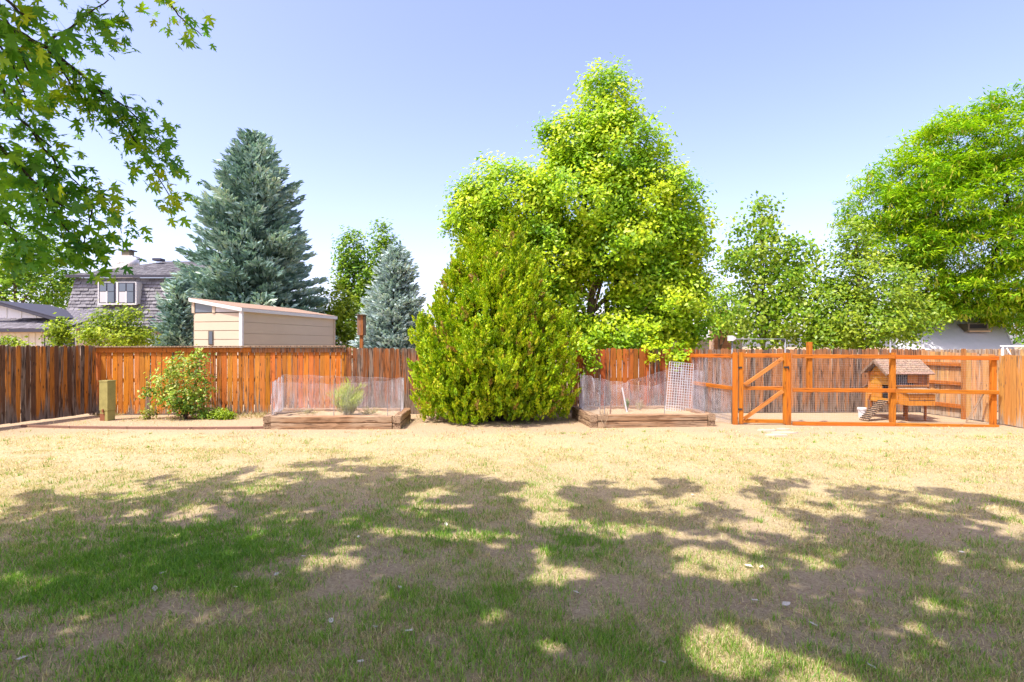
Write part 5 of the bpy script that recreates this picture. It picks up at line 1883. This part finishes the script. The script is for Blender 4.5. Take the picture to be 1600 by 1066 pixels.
# ------------------------------------------------------------------ shade trees: the overhanging maple and the trees behind the camera
SUNH = math.cos(SUN_EL) / math.sin(SUN_EL)
edge_px = [(-200, 830), (0, 800), (60, 778), (150, 748), (250, 738), (330, 742), (430, 724), (560, 712), (650, 714), (720, 728), (770, 748), (800, 795), (860, 800), (885, 775), (900, 762),
           (960, 742), (1060, 745), (1150, 755), (1260, 748), (1330, 753), (1420, 768), (1600, 782), (1800, 800)]
ex_ = np.array([e[0] for e in edge_px], float)
ey_ = np.array([e[1] for e in edge_px], float)
holes = [(410, 768, 48, 9), (348, 793, 30, 7), (445, 809, 24, 6), (850, 812, 62, 14), (700, 795, 40, 9), (640, 838, 30, 8), (870, 892, 50, 15), (505, 897, 60, 10), (560, 915, 34, 8), (700, 944, 18, 8),
         (218, 1025, 34, 18), (1105, 1000, 95, 26), (1185, 1042, 80, 22), (1300, 856, 60, 8), (1300, 788, 45, 9), (1165, 812, 62, 11), (1080, 838, 62, 9), (1245, 822, 32, 8),
         (1452, 955, 28, 24), (1130, 872, 60, 9), (985, 825, 60, 9), (690, 845, 40, 8), (1010, 785, 35, 7), (1100, 775, 50, 7), (1560, 820, 40, 10), (1400, 800, 40, 7), (1040, 905, 30, 7), (1340, 975, 30, 10),
         (775, 985, 20, 8), (120, 900, 26, 7), (1500, 880, 40, 8), (760, 850, 30, 7)]


def vnoise(x, y, s, seed):
    """cheap value noise on arrays"""
    x = x * s + seed * 17.3
    y = y * s + seed * 9.7
    xi, yi = np.floor(x).astype(np.int64), np.floor(y).astype(np.int64)
    xf, yf = x - xi, y - yi
    xf, yf = xf * xf * (3 - 2 * xf), yf * yf * (3 - 2 * yf)

    def hsh(a, b):
        h_ = (a * 374761393 + b * 668265263 + seed * 144665) & 0x7fffffff
        h_ = ((h_ ^ (h_ >> 13)) * 1274126177) & 0x7fffffff
        return (h_ & 0xffff) / 65535.0
    return (hsh(xi, yi) * (1 - xf) + hsh(xi + 1, yi) * xf) * (1 - yf) + (hsh(xi, yi + 1) * (1 - xf) + hsh(xi + 1, yi + 1) * xf) * yf


def fbm(x, y, s, seed):
    return 0.5 * vnoise(x, y, s, seed) + 0.28 * vnoise(x, y, s * 2.1, seed + 1) + 0.22 * vnoise(x, y, s * 4.7, seed + 2)


def shade_mask(x, y, shrink=1.0):
    """is ground point (x,y) in the trees' shade"""
    y_ = np.maximum(y, 0.05)
    wx = x + 0.55 * (fbm(x, y, 1.1, 31) - 0.5) * 2 + 0.22 * (vnoise(x, y, 4.0, 41) - 0.5) * 2
    wy = y_ + 0.50 * (fbm(x, y, 1.1, 51) - 0.5) * 2 + 0.22 * (vnoise(x, y, 4.0, 61) - 0.5) * 2
    wy = np.maximum(wy, 0.05)
    px_ = 800 + wx / wy * F
    py_ = HOR + H / wy * F
    e_ = py_ - np.interp(px_, ex_, ey_)
    ok = e_ > 2
    for hx, hy, hrx, hry in holes:
        ok &= (((px_ - hx) / (hrx * shrink * 1.1)) ** 2 + ((py_ - hy) / (hry * shrink * 1.1)) ** 2) > 1
    # small gaps between the leaf sprays, more of them out at the crown's edge
    gap = vnoise(x, y, 2.6, 71) * 0.6 + vnoise(x, y, 6.5, 81) * 0.4
    thr = np.interp(e_, [0, 30, 90, 250], [0.47, 0.38, 0.28, 0.20])
    ok &= gap > thr * (0.6 + 0.4 * shrink)
    return ok


def in_view(p, mx=40):
    y_ = np.maximum(p[:, 1], 0.01)
    px_ = 800 + p[:, 0] / y_ * F
    py_ = HOR - (p[:, 2] - H) / y_ * F
    return (p[:, 1] > 0.2) & (px_ > -mx) & (px_ < 1600 + mx) & (py_ > -mx)


def shade_crown(n_, gx0, gx1, gy0, gy1, z0, z1, leaf, pal, per=13, clr=0.16):
    g = np.stack([rng.uniform(gx0, gx1, n_), rng.uniform(gy0, gy1, n_)], 1)
    ok = shade_mask(g[:, 0], g[:, 1], 1.25)
    g = g[ok]
    z = rng.uniform(z0, z1, len(g))
    c = np.stack([g[:, 0] - SX * SUNH * z, g[:, 1] - SY * SUNH * z, z], 1)
    c = c[~in_view(c, 60)]
    idx = np.repeat(np.arange(len(c)), per)
    N = len(idx)
    p = c[idx] + rng.normal(size=(N, 3)) * clr * np.array([1, 1, 0.6])
    # keep gaps open: test each leaf's own shadow spot
    gx_ = p[:, 0] + SX * SUNH * p[:, 2]
    gy_ = p[:, 1] + SY * SUNH * p[:, 2]
    ok = shade_mask(gx_, gy_, 0.95) & ~in_view(p, 25)
    p = p[ok]
    N = len(p)
    nn_ = norm(np.array([0, 0, 0.9]) + 0.7 * rand_unit(N))
    u, v = perp(nn_)
    L_ = (leaf * (0.7 + 0.6 * rng.random(N)))[:, None]
    cols = pal_mix(pal, rng.random(N))
    return blades_quads(p, u * L_ * 0.5, v * L_ * 0.42, cols)


G_MAP = [(0.035, 0.10, 0.012), (0.06, 0.15, 0.014), (0.11, 0.20, 0.016)]
mb0 = Vector((-7.6, 3.2, 0))
mt = thing('maple_tree', 'maple whose branches of lobed green leaves hang over the lawn before the shingled house', 'tree', mb0)
limb(mt, 'trunk', [mb0 - Vector((0, 0, 0.05)), mb0 + Vector((0.05, 0.1, 2.4)), mb0 + Vector((0.3, 0.2, 6.5)), mb0 + Vector((0.4, 0.3, 9.5))], 0.26, 0.06, 'bark')
V, C = shade_crown(5200, -12, 0.9, 0.4, 9.0, 5.4, 9.2, 0.15, G_MAP)
put('crown', quad_mesh('crown', V, C, 'leaf'), mt, kind='stuff')
for e in ((-9.0, 1.0, 7.2), (-5.0, 0.8, 7.0), (-3.6, 2.6, 7.6), (-8.6, 3.4, 7.6), (-6.6, 3.6, 7.8)):
    limb(mt, 'branch', [mb0 + Vector((0.15, 0.1, 4.2)), (mb0 + Vector((0.3, 0.2, 5.6))).lerp(Vector(e), 0.6), e], 0.10, 0.02, 'bark', 5)

tb2 = Vector((3.4, -2.2, 0))
t2 = thing('shade_tree', 'spreading shade tree whose leafy crown casts dappled shade over the lawn before the run', 'tree', tb2)
limb(t2, 'trunk', [tb2 - Vector((0, 0, 0.05)), tb2 + Vector((0.1, 0.1, 3.0)), tb2 + Vector((0.0, 0.3, 8.5))], 0.24, 0.06, 'bark')
V, C = shade_crown(6000, -1.2, 10.5, -1.0, 7.6, 5.6, 9.5, 0.15, G_MAP)
put('crown', quad_mesh('crown', V, C, 'leaf'), t2, kind='stuff')
for e in ((0.5, 0.0, 7.0), (1.5, 2.0, 7.8), (4.5, 2.4, 7.6), (6.0, -0.5, 7.4), (2.0, -2.0, 7.4)):
    limb(t2, 'branch', [tb2 + Vector((0.1, 0.1, 3.2)), (tb2 + Vector((0.1, 0.1, 5.0))).lerp(Vector(e), 0.6), e], 0.10, 0.02, 'bark', 5)


# maple branches in view, with real lobed leaves
def maple_leaf_mesh():
    pts = [(0.0, -0.02), (0.10, -0.02), (0.20, 0.02), (0.44, -0.02), (0.30, 0.10), (0.15, 0.20), (0.34, 0.30), (0.58, 0.46), (0.40, 0.44), (0.42, 0.60), (0.26, 0.46), (0.12, 0.38), (0.16, 0.56), (0.24, 0.72), (0.11, 0.70), (0.0, 1.0)]
    full = pts + [(-x, y) for x, y in pts[-2:0:-1]]
    vs = [(0, 0.25, 0.0)] + [(x, y, -0.25 * abs(x) ** 1.4 - 0.18 * max(0, y - 0.3) ** 1.5) for x, y in full]
    n_ = len(full)
    fs = [(0, 1 + k, 1 + (k + 1) % n_) for k in range(n_)]
    vs += [(-0.008, 0.0, 0.0), (0.008, 0, 0), (0.004, -0.5, 0.12), (-0.004, -0.5, 0.12)]
    fs.append((n_ + 1, n_ + 2, n_ + 3, n_ + 4))
    return vs, fs


LV, LF = maple_leaf_mesh()
LVa = np.array(LV)
br = []       # (polyline in (px, py, depth)), leaf density weight, radius


def brn(pts, r0=0.02, r1=0.005):
    P_ = [at(*p) for p in pts]
    br.append(P_)
    limb(mt, 'branch', P_, r0, r1, 'dark_bark', 4, 0.012)


brn([(-160, -60, 4.9), (40, 58, 5.1), (75, 76, 5.2), (118, 108, 5.3), (152, 140, 5.4), (195, 165, 5.5)], 0.030, 0.008)
brn([(152, 140, 5.4), (180, 175, 5.5), (215, 225, 5.6), (245, 275, 5.7), (275, 320, 5.8)], 0.012, 0.004)
brn([(75, 76, 5.2), (100, 112, 5.2), (125, 150, 5.3), (150, 190, 5.4)], 0.014, 0.004)
brn([(70, 68, 5.2), (100, 48, 5.3), (140, 22, 5.4), (185, -12, 5.5)], 0.012, 0.005)
brn([(140, 22, 5.4), (165, 40, 5.4), (178, 75, 5.4)], 0.007, 0.003)
brn([(-160, 40, 4.4), (0, 130, 4.6), (22, 175, 4.7), (50, 205, 4.8), (80, 230, 4.9)], 0.022, 0.006)
brn([(50, 205, 4.8), (90, 260, 5.0), (125, 290, 5.1), (160, 305, 5.2)], 0.010, 0.004)
brn([(-160, 150, 4.3), (-10, 215, 4.5), (25, 255, 4.6), (70, 300, 4.7), (110, 330, 4.8)], 0.020, 0.006)
brn([(70, 300, 4.7), (95, 350, 4.8), (130, 385, 4.9), (160, 400, 5.0)], 0.009, 0.004)
brn([(145, 320, 5.0), (140, 350, 5.0), (130, 385, 5.0), (135, 415, 5.0)], 0.007, 0.003)
brn([(-160, 280, 4.2), (-10, 330, 4.3), (20, 360, 4.4), (50, 390, 4.5)], 0.016, 0.005)
brn([(20, 360, 4.4), (25, 395, 4.4), (18, 425, 4.4)], 0.006, 0.003)
brn([(-120, -120, 3.6), (-20, -30, 3.7), (30, 20, 3.7), (60, 40, 3.8)], 0.018, 0.006)
brn([(-20, -30, 3.7), (20, 50, 3.8), (45, 110, 3.9)], 0.010, 0.004)
brn([(-100, 20, 3.8), (-10, 60, 3.9), (20, 100, 4.0), (40, 150, 4.1)], 0.012, 0.004)
brn([(150, -140, 5.6), (230, -30, 5.7), (262, 5, 5.8), (285, 30, 5.8), (315, 55, 5.8)], 0.016, 0.004)
brn([(195, 165, 5.5), (222, 195, 5.6), (250, 225, 5.7), (262, 262, 5.7)], 0.008, 0.003)
brn([(195, 165, 5.5), (225, 175, 5.6), (240, 190, 5.6)], 0.006, 0.003)
brn([(100, 112, 5.2), (70, 130, 5.1), (45, 150, 5.0)], 0.008, 0.003)
brn([(40, 58, 5.1), (30, 90, 5.0), (60, 130, 5.0), (75, 165, 5.0)], 0.010, 0.003)
brn([(90, 260, 5.0), (70, 290, 4.9), (60, 330, 4.9)], 0.007, 0.003)
brn([(160, 305, 5.2), (185, 335, 5.3), (190, 365, 5.3)], 0.006, 0.003)
brn([(-160, 190, 5.0), (-20, 250, 5.2), (10, 280, 5.2), (30, 310, 5.2)], 0.012, 0.004)
Lp, Ld = [], []
wts = np.array([1.0, 1.6, 1.1, 1.0, 0.9, 1.3, 1.5, 1.6, 1.5, 1.2, 1.2, 0.7, 1.1, 1.0, 1.1, 0.75, 1.5, 0.7, 0.8, 1.1, 1.0, 0.7, 1.0])
for P_, w_ in zip(br, wts):
    ln = sum((b - a).length for a, b in zip(P_[:-1], P_[1:]))
    n_ = int(64 * w_ * max(0.8, ln / 1.2))
    for _ in range(n_):
        s_ = (random.random() ** 0.8) * (len(P_) - 1) * 0.999
        if len(P_) > 4:
            s_ = max(s_, 0.8)
        i = int(s_)
        b_ = P_[i].lerp(P_[i + 1], s_ - i)
        off = Vector((random.gauss(0, 0.10), random.gauss(0, 0.14), random.gauss(-0.05, 0.08)))
        Lp.append(b_ + off)
        Ld.append(Vector((random.gauss(0.35, 0.6), random.gauss(0, 0.6), random.gauss(-0.65, 0.45))).normalized())
pal = np.array([(0.06, 0.19, 0.026), (0.11, 0.30, 0.018), (0.22, 0.42, 0.016), (0.44, 0.52, 0.02)])
leaves = []
for p_, d_ in zip(Lp, Ld):
    px_, py_ = 800 + p_.x / p_.y * F, HOR - (p_.z - H) / p_.y * F
    if px_ > 345 or py_ > 450:
        continue
    s_ = 0.122 * random.uniform(0.6, 1.25)
    # hanging leaf: local +Y along d_, normal mostly sideways/up
    up_ = Vector((random.gauss(0, 0.6), random.gauss(-0.3, 0.6), random.gauss(0.7, 0.5)))
    x_ = d_.cross(up_)
    if x_.length < 1e-3:
        continue
    x_.normalize()
    z_ = x_.cross(d_)
    R_ = Matrix((x_, d_, z_)).transposed()
    vis = -20 < px_ < 1620 and -20 < py_ < 1080
    tt = min(0.999, max(0, random.gauss(0.42, 0.22) + (0.36 if math.sin(p_.x * 4.1 + 1) * math.sin(p_.z * 3.3) > 0.55 else 0)))
    leaves.append((vis * s_ / p_.y, p_, R_, s_, tt))
leaves.sort(key=lambda q_: -q_[0])
single, rest = leaves[:290], leaves[290:]
shared = []
for k in range(8):
    c_ = pal_mix(pal, np.array([k / 7.0]))[0]
    cur = 1 + 0.5 * random.uniform(-1, 1)
    vv_ = LVa * np.array([1, 1, cur])
    loops = np.concatenate([np.array(f_) for f_ in LF])
    shared.append(np_mesh('leaf', vv_, np.array([len(f_) for f_ in LF]), loops, 'leaf', np.repeat(c_[None], len(vv_), 0)))
for vis, p_, R_, s_, tt in single:
    o = put('leaf', shared[min(7, int(tt * 8))], mt)
    o.matrix_basis = Matrix.Translation(p_) @ (R_.to_4x4()) @ Matrix.Scale(s_, 4)
if rest:
    Va, Ca, la, fa = [], [], [], []
    fl_ = np.concatenate([np.array(f_) for f_ in LF])
    fn_ = np.array([len(f_) for f_ in LF])
    for i, (vis, p_, R_, s_, tt) in enumerate(rest):
        Va.append((LVa * s_) @ np.array(R_).T + np.array(p_))
        Ca.append(np.repeat(pal_mix(pal, np.array([tt])), len(LVa), 0))
        la.append(fl_ + i * len(LVa))
        fa.append(fn_)
    put('twig_leaves', np_mesh('twig_leaves', np.concatenate(Va), np.concatenate(fa), np.concatenate(la), 'leaf', np.concatenate(Ca)), mt, kind='stuff')

# ------------------------------------------------------------------ lawn


def green_px(x, y):
    """where the lawn is still green (0..1), laid out over the yard"""
    px_ = 800 + x / np.maximum(y, 0.3) * F
    py_ = HOR + H / np.maximum(y, 0.3) * F
    g = np.zeros_like(x)
    for cx, cy, rx, ry, a in [(300, 870, 230, 70, 1.05), (120, 920, 200, 60, 0.9), (640, 800, 220, 50, 0.42), (900, 850, 75, 38, 0.8), (560, 820, 120, 25, 0.5), (700, 960, 330, 70, 0.50), (820, 1020, 260, 60, 0.55),
                              (150, 1030, 300, 60, 0.42), (860, 780, 60, 40, 0.3), (1120, 920, 120, 30, 0.3), (1200, 1040, 300, 40, 0.28), (720, 840, 180, 14, 0.65), (330, 770, 320, 35, 0.25), (1450, 960, 220, 60, 0.18), (1350, 870, 250, 60, 0.10)]:
        g = np.maximum(g, a * np.exp(-(((px_ - cx) / rx) ** 2 + ((py_ - cy) / ry) ** 2)))
    return g


zones = [(2.3, 3.6, 16000), (3.6, 5.0, 11500), (5.0, 7.0, 6600), (7.0, 9.5, 4200), (9.5, 13.2, 1500)]
GX, GY = [], []
for y0_, y1_, den in zones:
    wl = 1.06 * y1_ + 0.6
    wl = min(wl, 11.2)
    n_ = int((y1_ - y0_) * 2 * wl * den)
    GX.append(rng.uniform(-wl, wl, n_))
    GY.append(rng.uniform(y0_, y1_, n_))
x, y = np.concatenate(GX), np.concatenate(GY)
ok = np.abs(x) < 0.98 * y + 0.9
x, y = x[ok], y[ok]
patch = fbm(x, y, 1.6, 3)
tuft_n = vnoise(x, y, 6.5, 11) * 0.6 + vnoise(x, y, 14, 21) * 0.4
g = green_px(x, y)
far_dirt = np.clip((y - 10.2) / 1.9, 0, 1)
dens = np.clip(0.20 + 1.9 * (patch - 0.34) + 0.5 * g - 0.62 * far_dirt, 0.04, 1)
dens *= np.clip(0.35 + 1.3 * tuft_n, 0, 1) * (1 - 0.62 * bare(x, y))
ok = rng.random(len(x)) < dens


def keep_out(x, y):
    bad = np.zeros(len(x), bool)
    for fl, fr_, bl2, br2 in ((FL, FR, BL, BR), (FL2, FR2, BL2, BR2)):
        bad |= (x > min(fl.x, bl2.x) - 0.02) & (x < max(fr_.x, br2.x) + 0.02) & (y > fl.y - 0.01)
    bad |= (x > 4.6) & (y > 12.0)
    bad |= (np.hypot(x - pb.x, y - pb.y) < 0.24)
    return bad


ok &= ~keep_out(x, y)
x, y, g, patch, tuft_n = x[ok], y[ok], g[ok], patch[ok], tuft_n[ok]
# denser tufts standing out of the thatch
nt = 15000
ty = 2.4 + 9.0 * rng.random(nt) ** 1.35
tx = rng.uniform(-1, 1, nt) * (0.98 * ty + 0.6)
tg = green_px(tx, ty)
tk = rng.random(nt) < np.clip(0.16 + 0.9 * tg, 0, 1) * (1 - 0.9 * bare(tx, ty)) * np.where(ty > 8, 0.5, 1)
tx, ty, tg = tx[tk], ty[tk], tg[tk]
per = 15
ti = np.repeat(np.arange(len(tx)), per)
trd = rng.uniform(0.015, 0.06, len(tx))
kx, ky = rng.normal(size=len(ti)), rng.normal(size=len(ti))
bx_, by_ = tx[ti] + kx * trd[ti], ty[ti] + ky * trd[ti]
tgreen = rng.random(len(tx)) < np.clip(0.30 + 0.8 * tg, 0, 1)
ko = ~keep_out(bx_, by_)
bx_, by_, ti, kx, ky = bx_[ko], by_[ko], ti[ko], kx[ko], ky[ko]
nb0 = len(x)
x, y = np.concatenate([x, bx_]), np.concatenate([y, by_])
g = np.concatenate([g, tg[ti]])
patch = np.concatenate([patch, np.full(len(ti), 0.5)])
tuft_n = np.concatenate([tuft_n, np.full(len(ti), 0.5)])
N = len(x)
isg = rng.random(N) < np.clip(g * (0.15 + 1.5 * np.clip(tuft_n - 0.18, 0, 1)) + 0.06 * (tuft_n > 0.55) + 0.10 * (y < 5.5), 0, 0.92)
isg[nb0:] = tgreen[ti]
far = np.clip(y / 5.6, 0.75, 2.3)
hgt = np.where(isg, rng.uniform(0.022, 0.062, N), rng.uniform(0.016, 0.05, N)) * np.where(tuft_n > 0.6, 1.25, 1.0)
wid = np.where(isg, 0.0030, 0.0026) * far * rng.uniform(0.7, 1.4, N)
a = rng.random(N) * 6.283
a[nb0:] = np.arctan2(ky, kx) + 0.5 * rng.normal(size=len(ti))
hgt[nb0:] *= 1.25
lean = np.where(isg, rng.uniform(0.15, 1.3, N), rng.uniform(0.5, 4.0, N))
lean[nb0:] = np.abs(rng.normal(size=len(ti))) * 0.7 + 0.1
dx, dy = np.cos(a), np.sin(a)
z = gh(x, y)
base = np.stack([x, y, z - 0.004], 1)
side = np.stack([-dy, dx, np.zeros(N)], 1) * wid[:, None]
b2 = rng.random(N) * 6.283
side = np.stack([np.cos(b2), np.sin(b2), np.zeros(N)], 1) * wid[:, None]
hl = hgt / np.sqrt(1 + lean ** 2)
tip = base + np.stack([dx * lean * hl, dy * lean * hl, hl + 0.006], 1)
midp = base + np.stack([dx * lean * hl * 0.35, dy * lean * hl * 0.35, hl * 0.62 + 0.004], 1)
dry = pal_mix([(0.20, 0.14, 0.07), (0.48, 0.38, 0.18), (0.66, 0.54, 0.27), (0.75, 0.64, 0.37), (0.40, 0.40, 0.13)], rng.random(N))
grn = pal_mix([(0.08, 0.21, 0.025), (0.16, 0.34, 0.028), (0.25, 0.43, 0.04), (0.38, 0.48, 0.10)], np.clip(rng.random(N) * 0.75 + 0.5 * (1 - g) * rng.random(N), 0, 1))
cols = np.where(isg[:, None], grn, dry) * rng.uniform(0.8, 1.2, N)[:, None]
near = y < 6.2
# near blades: bent, two faces
nn_ = near.sum()
Vn = np.stack([base - side, base + side, midp + side * 0.75, midp - side * 0.75, tip], 1)[near].reshape(-1, 3)
Cn = np.repeat(cols[near], 5, axis=0)
o5 = (np.arange(nn_) * 5)[:, None]
Ln_ = np.concatenate([o5 + np.array([[0, 1, 2, 3]]), o5 + np.array([[3, 2, 4]])], 1).ravel()
fn = np.tile(np.array([4, 3]), nn_)
put('near_grass', np_mesh('near_grass', Vn, fn, Ln_, 'grass_blade', Cn), kind='stuff', label='patchy green and straw coloured lawn grass in the shade', cat='grass')
ff = ~near
nf = ff.sum()
Vf = np.stack([base - side, base + side, tip], 1)[ff].reshape(-1, 3)
put('far_grass', np_mesh('far_grass', Vf, np.full(nf, 3), np.arange(nf * 3), 'grass_blade', np.repeat(cols[ff], 3, axis=0)), kind='stuff', label='short dry straw coloured grass on the sunlit lawn', cat='grass')

# weeds and dry litter along the fence foot (uncountable)
N = 9000
x = rng.uniform(-10.6, 4.4, N)
y = 14.05 + (x + 10.7) * 0.0246 - np.abs(rng.normal(size=N)) * 0.55 - 0.05
ok = ~keep_out(x, y) & (vnoise(x, y, 1.3, 5) > 0.42)
x, y = x[ok], y[ok]
N = len(x)
c = np.stack([x, y, np.full(N, 0.02)], 1)
d_ = norm(np.array([0, 0, 0.8]) + rand_unit(N))
v_ = norm(np.cross(d_, rand_unit(N)))
L_ = rng.uniform(0.02, 0.09, N)[:, None]
cols = pal_mix([(0.40, 0.30, 0.15), (0.55, 0.45, 0.24), (0.26, 0.30, 0.08)], rng.random(N))
V, C = blades_quads(c + d_ * L_ * 0.7, d_ * L_, v_ * 0.006, cols)
put('fence_foot_weeds', quad_mesh('fence_foot_weeds', V, C, 'grass_blade'), kind='stuff', label='dry weeds and litter at the foot of the back fence', cat='weeds')

# dead leaves on the lawn
dl = MB()
dl.add([(0, -0.5, 0.02), (0.3, -0.1, 0.10), (0.22, 0.3, 0.06), (0, 0.55, 0.12), (-0.25, 0.28, 0.05), (-0.32, -0.12, 0.12), (0, 0.0, 0.0)],
       [(6, 0, 1), (6, 1, 2), (6, 2, 3), (6, 3, 4), (6, 4, 5), (6, 5, 0)])
dlm = dl.mesh('dead_leaf', 'dead_leaf')
for px_, py_ in ((369, 926), (242, 930), (35, 1034), (517, 974), (586, 987), (640, 997), (563, 1046), (1363, 1048), (1270, 973), (697, 826), (308, 870), (474, 880), (1170, 884), (1190, 885), (1228, 940), (1082, 775), (625, 926),
                 (432, 905), (254, 904), (1036, 1040), (900, 935), (1502, 870), (160, 884), (1180, 935), (560, 848)):
    p = gnd(px_, py_)
    s_ = random.uniform(0.04, 0.07)
    put('dead_leaf', dlm, loc=(p.x, p.y, float(gh(p.x, p.y)) + 0.022), rot=(random.uniform(-0.3, 0.3), random.uniform(-0.3, 0.3), random.uniform(0, 6)), scale=(s_, s_, s_),
        label='small pale curled dead leaf lying on the lawn', cat='leaf', group='dead leaves on the lawn')
